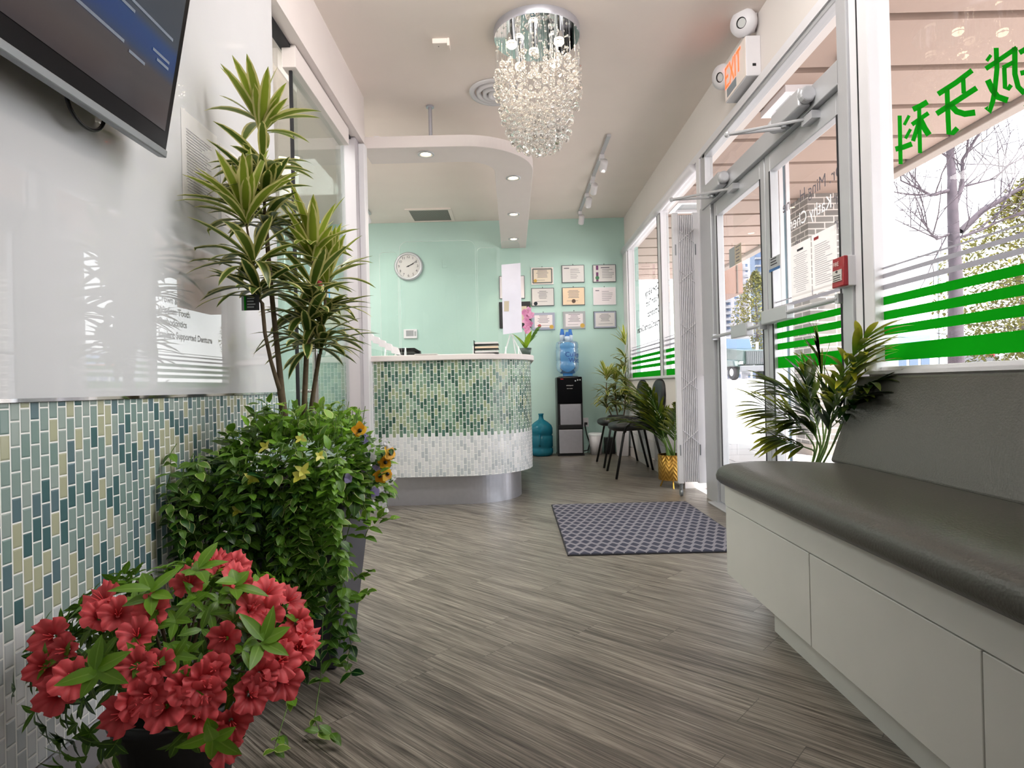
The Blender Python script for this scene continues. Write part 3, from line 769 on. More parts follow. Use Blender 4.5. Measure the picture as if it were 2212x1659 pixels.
# padded seat: rounded front and end
def seat():
    m=MB(); n=10; prof=[]
    # profile in (x,z): front lower edge, round nose, crowned top, back
    prof=[(.80,.472),(.776,.474),(.764,.490),(.762,.510),(.770,.532),(.788,.546),(.82,.554),(.90,.560),(1.05,.556),(1.2,.545),(1.32,.532),(1.36,.50),(1.36,.472)]
    ys=[(Y0,1)]+[(Y1-.10,1),(Y1-.05,.98),(Y1-.02,.93),(Y1+.004,.80),(Y1+.016,.55),(Y1+.016,.15),(Y1+.004,.02)]
    V=[];L=len(prof)
    for y,s in ys:
        for (x,z) in prof: V.append((x+(1-s)*.03*(1 if x<1 else 0),y,.472+(z-.472)*s))
    Fc=[]
    for i in range(len(ys)-1):
        for k in range(L-1): Fc.append((i*L+k,i*L+k+1,(i+1)*L+k+1,(i+1)*L+k))
    Fc.append(tuple((len(ys)-1)*L+k for k in range(L)))
    return m.add(V,Fc)
m,nt,N,L,P=newmat('grey_seat_vinyl'); P.inputs['Base Color'].default_value=lin('#494842'); P.inputs['Roughness'].default_value=.36
tc=N.new('ShaderNodeTexCoord'); vo=N.new('ShaderNodeTexVoronoi'); vo.inputs['Scale'].default_value=160; L.new(tc.outputs['Object'],vo.inputs['Vector'])
bpn=N.new('ShaderNodeBump'); bpn.inputs['Strength'].default_value=.25; bpn.inputs['Distance'].default_value=.002; L.new(vo.outputs[0],bpn.inputs['Height']); L.new(bpn.outputs[0],P.inputs['Normal'])
M['seat']=m
o=bp(seat(),'seat_cushion',M['seat'],smooth=True); o['label']='dark grey vinyl seat cushion'
bk=MB().hexa([(1.235,Y0,.535),(1.33,Y0,.50),(1.33,2.385,.50),(1.235,2.385,.535),(1.372,Y0,.865),(1.398,Y0,.865),(1.398,2.42,.865),(1.372,2.42,.865)])
o=bp(bk,'back_cushion',M['seat'],bevel=.02,segs=4,smooth=False); o['label']='dark grey vinyl back cushion'

# door mat
m,nt,N,L,P=newmat('houndstooth_mat')
tc=N.new('ShaderNodeTexCoord'); sp=N.new('ShaderNodeSeparateXYZ'); L.new(tc.outputs['Object'],sp.inputs[0])
u=math_node(N,L,'MULTIPLY',sp.outputs[0],1/.056); v=math_node(N,L,'MULTIPLY',sp.outputs[1],1/.075)
row=math_node(N,L,'FLOOR',v); fv=math_node(N,L,'FRACT',v)
u2=math_node(N,L,'FRACT',math_node(N,L,'ADD',u,math_node(N,L,'MULTIPLY',math_node(N,L,'MODULO',math_node(N,L,'ADD',row,100),2),.5)))
tri=math_node(N,L,'ABSOLUTE',math_node(N,L,'SUBTRACT',u2,.5))
dk=math_node(N,L,'LESS_THAN',math_node(N,L,'MULTIPLY',tri,1.9),math_node(N,L,'SUBTRACT',.86,math_node(N,L,'MULTIPLY',math_node(N,L,'ABSOLUTE',math_node(N,L,'SUBTRACT',fv,.5)),1.5)))
nz=N.new('ShaderNodeTexNoise'); nz.inputs['Scale'].default_value=500; L.new(tc.outputs['Object'],nz.inputs['Vector'])
c=mixc(N,L,dk,'#86828a','#343547'); c2=mixc(N,L,math_node(N,L,'MULTIPLY',nz.outputs['Fac'],.35),c,'#1d1d26')
L.new(c2,P.inputs['Base Color']); P.inputs['Roughness'].default_value=.95
t=MB().box(-.475,.475,-.64,.64,0,.009).build('door_mat',m,loc=(.735,3.692,.0005),bevel=.003); tag(t,'grey and navy patterned door mat on the wood floor','mat')
MB().box(-.482,.482,-.647,.647,0,.006).build('border',mat('mat_rubber_border','#25252d',.8),t,bevel=.002)
# ---------------- back-wall items
def onback(x0,z0,y=YB-.014): return lambda a,b: Vector((x0+a,y,z0+b))
M['cream']=mat('cream_certificate_paper','#e6d9c6',.6); M['peach']=mat('peach_certificate_paper','#ecd2b4',.6); M['pinkp']=mat('pale_certificate_paper','#e7dfe2',.6)
M['frame_dk']=mat('thin_dark_frame','#565c60',.4); M['frame_bl']=mat('blue_grey_mat','#9fa5b8',.6); M['sealgold']=mat('gold_seal','#c6a24e',.4,metal=.4)
M['sealred']=mat('red_seal','#b5565b',.6); M['sealblack']=mat('black_seal','#17202a',.6); M['purple']=mat('purple_ribbon','#6f3a6a',.6); M['sealgreen']=mat('green_seal','#3f7d55',.6); M['brownseal']=mat('brown_seal','#5b463b',.6)
cert=[  # centre pixel, w,h px, frame mat, paper mat, style, label
 (1171.5,596,48,37,'frame','cream','wavy','framed certificate with scalloped dark border and gold seal, top left of nine'),
 (1238,591.5,49,38,'frame_dk','paper','left','framed white certificate with left-set heading, top middle of nine'),
 (1305.5,590.5,50,38,'frame_dk','paper','ribbon','framed white certificate with purple ribbon and green seal, top right of nine'),
 (1172.5,641.5,49,39,'frame_dk','paper','black','framed white certificate with round black seal, middle row left'),
 (1239,640,49,39,'frame_dk','peach','brown','framed peach certificate with brown seal at centre of the nine'),
 (1306,639.5,49,38,'frame','pinkp','left','framed pale certificate without dark edge, middle row right'),
 (1174,694,49,37,'frame_bl','pinkp','redgold','framed certificate with blue-grey border and red seal, bottom left of nine'),
 (1240.5,691.5,48,38,'cardgrey','pinkp','gold','framed certificate with light grey border and gold seal, bottom middle of nine'),
 (1307,690.5,49,37,'frame_dk','frame_bl','inner_border','framed certificate with grey inner border, bottom right of nine by the corner')]
rr=random.Random(11)
for cx,cy,w,h,fm,pm,st,lab in cert:
    c=PY(cx,cy,YB-.02); s=(YB-.02)/F; w*=s; h*=s
    t=thing('framed_certificate',lab,'certificate',(c.x,YB,c.z),group='certificates on the mint wall')
    MB().box(-w/2,w/2,-.022,0,-h/2,h/2).build('frame',M[fm],t,bevel=.002)
    b=.008
    MB().quad((-w/2+b,-.0225,-h/2+b),(w/2-b,-.0225,-h/2+b),(w/2-b,-.0225,h/2-b),(-w/2+b,-.0225,h/2-b)).build('sheet',M[pm],t)
    f=lambda a,bb: Vector((a,-.0235,bb))
    if st in ('redgold','gold','inner_border'):
        k=.03 if st!='inner_border' else .022  # margin left around the inner sheet
        MB().quad((-w/2+k,-.0228,-h/2+k),(w/2-k,-.0228,-h/2+k),(w/2-k,-.0228,h/2-k),(-w/2+k,-.0228,h/2-k)).build('inner_sheet',M['pinkp' if st!='inner_border' else 'paper'],t)
        if st!='inner_border':
            MB().quad((-w/2+b,-.0226,-h/2+b),(w/2-b,-.0226,-h/2+b),(w/2-b,-.0226,h/2-b),(-w/2+b,-.0226,h/2-b)).build('border',M[fm],t)
    if st=='wavy':
        m=MB(); k=.02
        for a0,a1,b0,b1 in ((-w/2+k,w/2-k,h/2-k-.009,h/2-k),(-w/2+k,w/2-k,-h/2+k,-h/2+k+.009),(-w/2+k,-w/2+k+.009,-h/2+k,h/2-k),(w/2-k-.009,w/2-k,-h/2+k,h/2-k)):
            m.quad(f(a0,b0),f(a1,b0),f(a1,b1),f(a0,b1))
        for i in range(14):
            a=-w/2+k+(w-2*k)*(i+.5)/14
            for z in (h/2-k+.002,-h/2+k-.002): m.disc((a,-.0236,z),.007,Matrix.Rotation(PI/2,3,'X'),8)
        for i in range(10):
            z=-h/2+k+(h-2*k)*(i+.5)/10
            for a in (-w/2+k-.002,w/2-k+.002): m.disc((a,-.0236,z),.007,Matrix.Rotation(PI/2,3,'X'),8)
        m.build('scalloped_border',M['frame_dk'],t)
    m=MB()
    if st=='left': lines(m,f,-w*.12,w*.35,-h*.3,h*.3,6,rr,.005); lines(m,f,-w*.40,-w*.15,h*.22,h*.36,1,rr,.012)
    elif st=='ribbon': lines(m,f,-w*.1,w*.42,-h*.3,h*.25,6,rr,.005); lines(m,f,-w*.15,w*.45,h*.24,h*.36,1,rr,.012)
    else: lines(m,f,-w*.28,w*.28,-h*.12,h*.34,6,rr,.006,True); lines(m,f,-w*.3,w*.35,-h*.32,-h*.2,1,rr,.004)
    m.build('printed_lines',M['ink'],t)
    seals={'wavy':[(-.32,-.28,'sealgold',.021)],'black':[(-.32,-.36,'sealblack',.024)],'brown':[(0,-.27,'brownseal',.025)],'redgold':[(-.18,-.27,'sealred',.022),(.35,-.34,'sealgold',.026)],'gold':[(.36,-.32,'sealgold',.028)],'ribbon':[(-.31,-.25,'sealgreen',.024)]}.get(st,[])
    if st=='ribbon':
        MB().quad(f(-w*.36,-h*.45),f(-w*.26,-h*.45),f(-w*.26,h*.07),f(-w*.36,h*.07)).quad(f(-w*.36,h*.2),f(-w*.26,h*.2),f(-w*.26,h*.45),f(-w*.36,h*.45)).build('ribbon',M['purple'],t)
    for a,bb,mm,r in seals: MB().disc((a*w,-.0245,bb*h),r,Matrix.Rotation(PI/2,3,'X'),20).build('seal',M[mm],t)
    MB().tube([(0,-.006,h/2),(0,-.006,h/2+.016)],.004,6).build('hook',M['black'],t)

# wall clock
c=PY(882,575,YB-.03)
t=thing('wall_clock','round wall clock with silver rim and black numerals on the mint wall','clock',(c.x,YB,c.z))
R90=Matrix.Rotation(PI/2,3,'X')
MB().lathe([(.001,0),(.178,0),(.182,.02),(.172,.045),(.150,.050),(.146,.035)],n=56,M=R90,cap=False).build('rim',M['alu'],t,smooth=True)
MB().disc((0,-.034,0),.150,R90,48).build('dial',M['paper'],t)
for k in range(1,13):
    A=PI/2-2*PI*k/12; w=.034
    text('numeral',str(k),.045,M['inkdark'],lambda a,b,A=A:Vector((.118*math.cos(A)+a,-.0355,.118*math.sin(A)-.015+b)),t,'CENTER')
for ang,L_,w in ((60,.115,.006),(65,.075,.009)):
    A=PI/2-math.radians(ang); d=Vector((math.cos(A),0,math.sin(A))); s_=Vector((-d.z,0,d.x))*w*.5; o=Vector((0,-.039,0))
    MB().quad(o-d*.025-s_,o+d*L_-s_,o+d*L_+s_,o-d*.025+s_).build('hand',M['black'],t)
MB().lathe([(.001,.044),(.008,.042),(.009,.036)],n=12,M=R90,cap=False).build('pivot',M['black'],t)

c=PY(887,721.5,YB)
t=thing('thermostat','small white thermostat with grey screen on the mint wall','thermostat',(c.x,YB,c.z))
MB().box(-.085,.085,-.03,0,-.058,.058).build('housing',M['frame'],t,bevel=.006); MB().box(-.052,.042,-.032,-.029,-.03,.042).build('screen',M['alu_dark'],t); MB().box(.052,.075,-.033,-.029,-.03,.03).build('buttons',M['cardgrey'],t)
c=PY(961,569,YB)
t=MB().box(-.033,.033,-.006,0,-.055,.055).build('switch_plate',M['mint'],loc=(c.x,YB,c.z),bevel=.002); tag(t,'blank wall plate painted mint, right of the clock','wall plate')
MB().box(-.008,.008,-.012,-.006,-.02,.02).build('toggle',M['mint'],t)
# two other frames left of the certificates
a=PY(1078,597,YB); b=PY(1134,645,YB)
t=thing('picture_frame','white picture frame with thin grey edge behind the acrylic guard','picture frame',((a.x+b.x)/2,YB,(a.z+b.z)/2)); w=(b.x-a.x)/2; h=(a.z-b.z)/2
MB().box(-w,w,-.02,0,-h,h).build('frame',M['frame_dk'],t,bevel=.002); MB().box(-w+.007,w-.007,-.022,-.019,-h+.007,h-.007).build('sheet',M['pinkp'],t)
a=PY(1078,653,YB); b=PY(1147,708,YB)
t=thing('picture_frame','black picture frame behind the pink orchid','picture frame',((a.x+b.x)/2,YB,(a.z+b.z)/2)); w=(b.x-a.x)/2; h=(a.z-b.z)/2
MB().box(-w,w,-.025,0,-h,h).build('frame',M['black'],t,bevel=.003); MB().box(-w+.05,w-.05,-.027,-.024,-h+.06,h-.06).build('sheet',M['card'],t)

# ---------------- water cooler
wc=thing('water_cooler','tall black and stainless water cooler against the mint wall','water cooler',(.685,7.48,0))
MB().box(-.155,.155,-.14,.15,.01,.955).build('cabinet',M['black'],wc,bevel=.012)
MB().box(-.150,.150,-.158,-.13,.635,.955).build('control_panel',M['black_gloss'],wc,bevel=.01)
MB().box(-.122,.132,-.150,-.13,.375,.625).build('dispensing_bay',M['steel'],wc,bevel=.004)
MB().box(-.145,.145,-.155,-.13,.325,.375).build('drip_tray',M['black'],wc,bevel=.006)
MB().box(-.142,.142,-.150,-.13,.03,.318).build('lower_door',M['steel'],wc,bevel=.006)
for x in (-.135,.140): MB().box(x-.006,x+.006,-.152,-.14,.38,.63).build('side_strip',M['black'],wc)
MB().lathe([(.13,.955),(.12,.965),(.06,.967)],(0,.01,0),24,cap=False).build('bottle_seat',M['black'],wc,smooth=True)
MB().box(-.16,.16,-.16,.15,0,.018).build('base_plate',M['black'],wc)
text('lettering','whirlpool',.022,M['paper'],lambda a,b:Vector((a,-.1595,.845+b)),wc,'CENTER')
text('lettering','SELF CLEAN',.013,M['paper'],lambda a,b:Vector((a,-.1595,.81+b)),wc,'CENTER')
m=MB()
for k in range(3): m.disc((.07+k*.028,-.1595,.905+.012*math.sin(k)),.009,R90,12)
m.build('icon',M['cardgrey'],wc); MB().box(-.11,-.075,-.1600,-.158,.925,.935).build('light',M['red'],wc)
# bottles
def bottlemat(name,col,dens):
    m,nt,N,L,P=newmat(name); N.remove(P); out=[n for n in N if n.type=='OUTPUT_MATERIAL'][0]
    tr=N.new('ShaderNodeBsdfTransparent'); tr.inputs[0].default_value=lin(col)
    gl=N.new('ShaderNodeBsdfGlossy'); gl.inputs['Roughness'].default_value=.06
    df=N.new('ShaderNodeBsdfDiffuse'); df.inputs[0].default_value=lin(col)
    lw=N.new('ShaderNodeLayerWeight'); lw.inputs[0].default_value=.35
    a=N.new('ShaderNodeMixShader'); a.inputs[0].default_value=dens; L.new(tr.outputs[0],a.inputs[1]); L.new(df.outputs[0],a.inputs[2])
    b=N.new('ShaderNodeMixShader'); L.new(math_node(N,L,'MULTIPLY',lw.outputs['Fresnel'],.6),b.inputs[0]); L.new(a.outputs[0],b.inputs[1]); L.new(gl.outputs[0],b.inputs[2])
    L.new(b.outputs[0],out.inputs[0]); return m
M['bottle_blue']=bottlemat('pale_blue_water_bottle','#93cff8',.38)
M['bottle_teal']=bottlemat('teal_blue_water_bottle','#2c93ad',.55)
def jug(prof): return [(r,z) for r,z in prof]
body=[(.10,0),(.128,.012),(.138,.04),(.138,.085),(.128,.10),(.138,.115),(.138,.24),(.126,.255),(.138,.27),(.138,.335),(.125,.372),(.085,.41),(.036,.44),(.028,.46),(.028,.50),(.033,.502),(.033,.515),(.001,.515)]
up=thing('water_bottle','large blue water bottle upside down on top of the water cooler','water bottle',(.68,7.49,.966))
MB().lathe([(.10,.40)] and [(r,.43-z*.97) for r,z in [(.001,0)]+body[:12]],n=40,cap=False).build('bottle_body',M['bottle_blue'],up,smooth=True)
MB().lathe([(.06,.0),(.06,.03),(.08,.035)],n=24,cap=False).build('neck',M['bottle_blue'],up,smooth=True)
def oncyl(r,a0,z0): return lambda a,b: Vector((r*math.sin(a0+a/r),-r*math.cos(a0+a/r),z0+b))
M['bluetext']=mat('dark_blue_print','#1d3f86',.5)
text('lettering','Culligan',.082,M['bluetext'],oncyl(.1395,-.28,.235),up); text('lettering','Water',.082,M['bluetext'],oncyl(.1395,.02,.165),up)
dn=thing('water_bottle','teal water bottle standing on the floor behind the reception desk end','water bottle',(.335,7.44,0))
MB().lathe([(.001,0)]+body,n=40,cap=False).build('bottle_body',M['bottle_teal'],dn,smooth=True)
MB().tube([(-.03,-.14,.13),(-.03,-.165,.15),(-.03,-.165,.24),(-.03,-.14,.26)],.012,8).build('handle',M['bottle_teal'],dn,smooth=True)
# stacked cup bottles on top of the big bottle
M['cupblue']=mat('blue_cap','#2f6fc0',.4); M['cupwhite']=mat('translucent_cup','#cfdfee',.4)
for (x,y,h,lab) in ((-.055,.02,.155,'left of three small blue-capped bottles on the big water bottle'),(.045,.03,.15,'right of three small blue-capped bottles on the big water bottle'),(.0,-.05,.11,'front middle, shortest of three small blue-capped bottles on the big water bottle')):
    t=thing('drop_bottle',lab,'bottle',(.68+x,7.49+y,1.397),group='blue-capped bottles')
    MB().lathe([(.001,0),(.032,0),(.032,h*.5),(.030,h*.52)],n=18,cap=False).build('bottle_body',M['cupwhite'],t,smooth=True)
    MB().lathe([(.031,h*.5),(.030,h*.58),(.017,h),(.001,h)],n=18,cap=False).build('cap',M['cupblue'],t,smooth=True)
# waste bin with liner, cord
t=thing('waste_bin','small white plastic waste bin beside the water cooler','bin',(1.0,7.44,0))
MB().lathe([(.001,0),(.068,0),(.088,.255),(.082,.255),(.064,.01),(.001,.01)],n=28,cap=False).build('bucket',M['frame'],t,smooth=True)
MB().lathe([(.0905,.235),(.093,.25),(.086,.262),(.08,.24)],n=28,cap=False).build('liner',M['acrylic_edge'],t,smooth=True)
t=MB().tube([PY(1263,915,7.62),PY(1265,925,7.58),PY(1268,940,7.55),PY(1274,957,7.56),PY(1270,972,7.56),PY(1262,974,7.5)],.007,8).build('power_cord',M['black'],smooth=True); tag(t,'black power cord hanging from the outlet beside the water cooler','cord')
c=PY(1265,912,YB)
t=thing('wall_outlet','white wall outlet beside the water cooler','outlet',(c.x,YB,c.z))
MB().box(-.035,.035,-.006,0,-.057,.057).build('plate',M['frame'],t,bevel=.002); MB().box(-.018,.018,-.03,-.006,-.03,.0).build('plug',M['black'],t)
t=thing('speaker_box','small black box on the floor behind the far chair','box',(1.175,7.50,0))
MB().box(-.06,.06,-.07,.07,.01,.20).build('body',M['black'],t,bevel=.006); MB().box(-.055,.055,-.075,.075,0,.012).build('foot',M['black'],t)

# ---------------- chairs
def make_chair():
    t=thing('visitor_chair','','chair',(0,0,0),group='black visitor chairs')     # faces -X
    def pad(w,d,th,c,rot=0,name='seat',bulge=.02):
        m=MB(); n=28; rings=[(.86,-.5),(.97,-.3),(1,0),(.97,.32),(.86,.5),(.5,.62),(.01,.66)]
        V=[];
        for s,h in rings:
            for k in range(n):
                A=2*PI*k/n; e=.62
                x=abs(math.cos(A))**e*math.copysign(1,math.cos(A))*d/2*s; y=abs(math.sin(A))**e*math.copysign(1,math.sin(A))*w/2*s
                V.append((x,y,h*th))
        Fc=[]
        for i in range(len(rings)-1):
            for k in range(n): Fc.append((i*n+k,i*n+(k+1)%n,(i+1)*n+(k+1)%n,(i+1)*n+k))
        Fc.append(tuple(range(n-1,-1,-1)))
        Rm=Matrix.Rotation(rot,3,'Y')
        m.add([tuple(Rm@Vector(p)+Vector(c)) for p in V],Fc)
        return m.build(name,M['vinyl_seat'],t,smooth=True)
    pad(.47,.44,.07,(-.02,0,.465),-.05)
    pad(.44,.30,.05,(.235,0,.745),-PI/2+.16,'backrest')
    for sy in (-1,1):
        MB().tube([(-.225,sy*.265,0),(-.14,sy*.215,.405),(-.125,sy*.20,.43)],.0115,10).build('leg',M['blacktube'],t,smooth=True)
        MB().tube([(.225,sy*.265,0),(.14,sy*.215,.405),(.125,sy*.20,.43)],.0115,10).build('leg',M['blacktube'],t,smooth=True)
        m=MB().tube([(-.14,sy*.215,.405),(-.12,sy*.245,.47),(-.08,sy*.247,.505),(.08,sy*.247,.505),(.12,sy*.245,.47),(.14,sy*.215,.405)],.0105,10)
        m.build('arch_frame',M['blacktube'],t,smooth=True)
        MB().tube([(.10,sy*.10,.43),(.20,sy*.10,.44),(.235,sy*.10,.52),(.255,sy*.10,.66)],.010,8).build('back_post',M['blacktube'],t,smooth=True)
    MB().tube([(-.12,-.20,.42),(-.12,.20,.42)],.009,8).tube([(.12,-.20,.42),(.12,.20,.42)],.009,8).build('cross_bar',M['blacktube'],t)
    return t
chair=make_chair(); chair.location=(1.135,5.72,0); chair['label']='black vinyl visitor chair nearer the door, in front of the other chair'
c2=copy_tree(chair); c2.location=(1.135,6.46,0); c2['label']='black vinyl visitor chair nearer the mint wall, behind the other chair'

# ---------------- desk-top items
ZT=1.1005
def acry(name,label,pts,z0,z1,th=.009,r=.05,feet=True,grp='acrylic guards on the desk'):
    """vertical clear sheet standing along pts (2 plan points) with rounded top corners"""
    a=Vector((*pts[0],0)); b=Vector((*pts[1],0)); L_=(b-a).length; d=(b-a).normalized(); nrm=Vector((-d.y,d.x,0))
    t=thing(name,label,'guard',(a.x,a.y,z0),group=grp)
    out=[(0,0),(L_,0)]
    for k in range(7): A=PI/2*k/6; out.append((L_-r+r*math.cos(A),z1-z0-r+r*math.sin(A)))
    for k in range(7): A=PI/2+PI/2*k/6; out.append((r+r*math.cos(A),z1-z0-r+r*math.sin(A)))
    fn=lambda x,z,o: tuple(d*x+nrm*o+Vector((0,0,z)))
    n=len(out)
    MB().add([fn(x,z,0) for x,z in out],[tuple(range(n))]).build('clear_sheet',M['acrylic'],t)
    e=MB()
    for i in range(1,n):
        x0,z_0=out[i]; x1,z_1=out[(i+1)%n]
        e.add([fn(x0,z_0,-th/2),fn(x1,z_1,-th/2),fn(x1,z_1,th/2),fn(x0,z_0,th/2)],[(0,1,2,3)])
    e.build('polished_edge',M['acrylic_edge'],t)
    if feet:
        for x in (.03,L_-.03):
            c=Vector(fn(x,0,0)); MB().hexa([tuple(c+d*i+nrm*j+Vector((0,0,k))) for i,j,k in ((-.004,-.04,0),(.004,-.04,0),(.004,.04,0),(-.004,.04,0),(-.004,-.006,.07),(.004,-.006,.07),(.004,.006,.07),(-.004,.006,.07))]).build('foot',M['acrylic_edge'],t)
    return t
def pz(x,Y): return PY(x,700,Y).x
acry('sneeze_guard','clear acrylic sneeze guard at the left end of the desk, beside the card holder',((pz(823,4.62),4.62),(pz(862,4.62),4.62)),ZT,PY(840,545,4.62).z,r=.03)
acry('sneeze_guard','wide clear acrylic sneeze guard in the middle of the desk in front of the clock',((pz(866,4.58),4.58),(pz(1030,4.58),4.58)),ZT,PY(900,523,4.6).z,r=.06)
acry('sneeze_guard','clear acrylic sneeze guard with shiny film, left of the poster',((pz(1034,4.66),4.66),(pz(1076,4.66),4.66)),ZT,PY(1050,535,4.66).z,r=.03)
ps=acry('poster_guard','clear acrylic guard holding a white poster at the curved desk end',((pz(1083,4.75),4.75),(pz(1127,4.75),4.75)),ZT,PY(1100,521,4.75).z,r=.04)
a=PY(1083,569,4.745); b=PY(1128,727,4.745)
M['poster']=mat('white_poster','#e9e7f6',.35,noise=.05,nscale=12)
t=MB().quad((a.x,4.744,b.z+.02),(b.x,4.744,b.z+.035),(b.x,4.744,a.z),(a.x,4.744,a.z-.01)).build('poster',M['poster']); tag(t,'blank white poster sheet taped on the acrylic guard at the desk end','poster')
MB().quad((a.x+.012,4.742,b.z+.20),(a.x+.05,4.742,b.z+.20),(a.x+.053,4.742,b.z+.28),(a.x+.015,4.742,b.z+.28)).build('cut_out',M['card'],t)
# small easel of white straps under the poster
es=thing('display_easel','small white plastic easel under the poster on the desk','easel',((a.x+b.x)/2,4.83,ZT))
for x0,x1 in ((-.01,.07),(-.02,-.07),(.0,.02)): MB().tube([(x0,.0,.17),(x1,-.02,.004)],.006,6).build('leg',M['frame'],es)
# card holder with tiers
M['cardwhite']=mat('white_cards','#f1eff2',.5)
t=thing('card_holder','clear tiered holder full of white business cards at the left end of the desk','card holder',(PY(833,768,4.45).x,4.45,ZT))
for k in range(5):
    x=-.10+.045*k; z=.170-.026*k
    MB().hexa([(x-.03,-.03,z-.045),(x+.028,-.03,z-.058),(x+.028,.03,z-.058),(x-.03,.03,z-.045),(x-.045,-.025,z+.012),(x+.01,-.025,z-.004),(x+.01,.025,z-.004),(x-.045,.025,z+.012)]).build('card_stack',M['cardwhite'],t)
MB().hexa([(-.15,-.05,0),(.12,-.05,0),(.12,.05,0),(-.15,.05,0),(-.15,-.04,.07),(.10,-.04,.008),(.10,.04,.008),(-.15,.04,.07)]).build('stand',M['acrylic'],t)
# phone headset / dark things on the inner desk
t=thing('desk_phone','dark desk phone lying behind the counter top','phone',(PY(884,765,4.70).x,4.70,ZT))
MB().hexa([(-.09,-.05,0),(.09,-.05,0),(.09,.05,0),(-.09,.05,0),(-.085,-.04,.025),(.085,-.04,.025),(.085,.05,.055),(-.085,.05,.055)]).build('base',M['black'],t,bevel=.005)
MB().tube([(-.12,0,.035),(-.08,0,.06),(.04,0,.06),(.08,0,.035)],.015,10).build('handset',M['black_gloss'],t,smooth=True)
t=MB().hexa([(-.08,-.1,0),(.08,-.1,0),(.08,.1,0),(-.08,.1,0),(-.08,-.1,.006),(.08,-.1,.006),(.08,.1,.006),(-.08,.1,.006)]).build('paper_pad',M['paper'],loc=(PY(930,768,4.6).x,4.44,ZT)); tag(t,'flat white paper pad on the middle of the desk','paper pad')
m=MB(); lines(m,lambda a,b:Vector((a,b,.0066)),-.06,.06,-.08,.08,6,rr,.004); m.build('printed_lines',M['ink'],t)
# file organiser
t=thing('letter_tray','stacked dark letter trays with papers behind the sneeze guard','letter tray',(PY(1052,765,4.5).x,4.49,ZT))
for k in range(3):
    MB().box(-.09,.09,-.1,.1,.002+k*.032,.006+k*.032).box(-.09,-.086,-.1,.1,.004+k*.032,.033+k*.032).build('tray',M['black'],t)
    MB().box(-.082,.085,-.098,.09,.007+k*.032,.02+k*.032).build('paper_stack',M['peach' if k==1 else 'paper'],t)

# orchid
orx=PY(1141,765,5.0)
t=thing('potted_orchid','pink orchid in a dark pot at the right end of the reception desk','orchid',(orx.x-.02,5.0,ZT))
MB().lathe([(.001,0),(.035,0),(.05,.07),(.046,.07),(.044,.055),(.001,.055)],n=24,cap=False).build('pot',mat('dark_green_pot','#3f4f49',.35),t,smooth=True)
lf=MB(); M['orchid_leaf']=leaf_mat('orchid_leaf','#2f6a1c','#8fb52c')
for az,L_,tt in ((-1.2,.20,.9),(.4,.16,.3),(2.4,.15,.5),(3.6,.18,.8)): lf.leaf((0,0,.06),(math.cos(az)*.5,math.sin(az)*.5,1),(-math.cos(az),-math.sin(az),.5),L_,.05,.5,t=tt)
fr=random.Random(2)
for k in range(9): lf.leaf((.02+k*.008,0,.12+k*.012),(.7,-.2,.5+.1*(k%2)),(0,-1,.3),.06,.02,.5,t=.2)
lf.build('foliage',M['orchid_leaf'],t,smooth=True)
MB().tube([(0,0,.06),(0,0,.22),(.01,0,.33),(.03,0,.40),(.05,0,.42)],.003,6).build('stem',M['orchid_leaf'],t)
M['orchid_pink']=leaf_mat('orchid_petal','#d983b4','#f3b9da')
for (x,y,z) in ((.02,-.01,.33),(.005,-.03,.29),(.035,-.02,.27),(.01,-.03,.24),(.03,0,.38),(.05,-.02,.34),(-.005,-.02,.36),(.02,-.04,.21)):
    m=MB()
    for k in range(5):
        A=2*PI*k/5+fr.random(); m.leaf((x,y,z),(math.cos(A),-.35,math.sin(A)),(0,-1,0),.034,.032,.3,t=fr.random())
    m.build('flower',M['orchid_pink'],t,smooth=True)

# keys with blue coil on the glass door handle
t=thing('lanyard','blue coil lanyard with dark red tag hanging on the glass door handle','lanyard',(-1.06,3.26,1.80))
pts=[(0,-.01,.02)]
for k in range(13): pts.append((.012,.03+.085*math.sin(k/12*PI*.62)+.012*k,.02-.0*k-(k/12)**2*.52))
MB().tube(pts,.0035,6).tube([(.01,-.02,.0),(.012,-.035,-.10),(.012,-.03,-.24)],.0035,6).build('coil',mat('sky_blue_coil','#4fb3ee',.4),t,smooth=True)
m=MB()
for k in range(5): m.leaf((.02,.045,-.32),(.1,.35*(k-2)/2+.1,1),(1,0,.1),.10+.02*(k%2),.028,-.3,t=.5)
m.ball((.02,.045,-.34),.03,10,8,(.5,1,1.5)); m.build('tag',mat('dark_red_charm','#8e1a1d',.5),t,smooth=True)

# ---------------- television
tv=thing('television','large black wall-mounted television tilted down, upper left','television',(-.9,.985,1.49),0)
tl=math.radians(10.4)
def TVp(a,b,c): # a along Y (0..1.23 from far to near negative), b up along the screen, c out of screen
    return Vector((b*math.sin(tl)+c*math.cos(tl), .61-a, b*math.cos(tl)-c*math.sin(tl)))
def tvbox(a0,a1,b0,b1,c0,c1): return MB().hexa([tuple(TVp(a,b,c)) for c in (c0,c1) for a,b in ((a1,b0),(a0,b0),(a0,b1),(a1,b1))])
tvbox(0,1.22,0,.72,-.03,0).build('bezel',M['black_gloss'],tv,bevel=.004)
tvbox(.25,.97,.15,.6,-.055,-.028).build('rear_housing',M['black'],tv,bevel=.01)
m,nt,N,L,P=newmat('television_picture')
uv=N.new('ShaderNodeUVMap'); sp=N.new('ShaderNodeSeparateXYZ'); L.new(uv.outputs[0],sp.inputs[0])
cr=ramp(N,L,sp.outputs[1],[(0,'#39353a'),(.10,'#4a4545'),(.18,'#524d4e'),(.215,'#2a4873'),(.25,'#1a4684'),(.30,'#1d4b88'),(.335,'#47525f'),(.7,'#4d545b')])
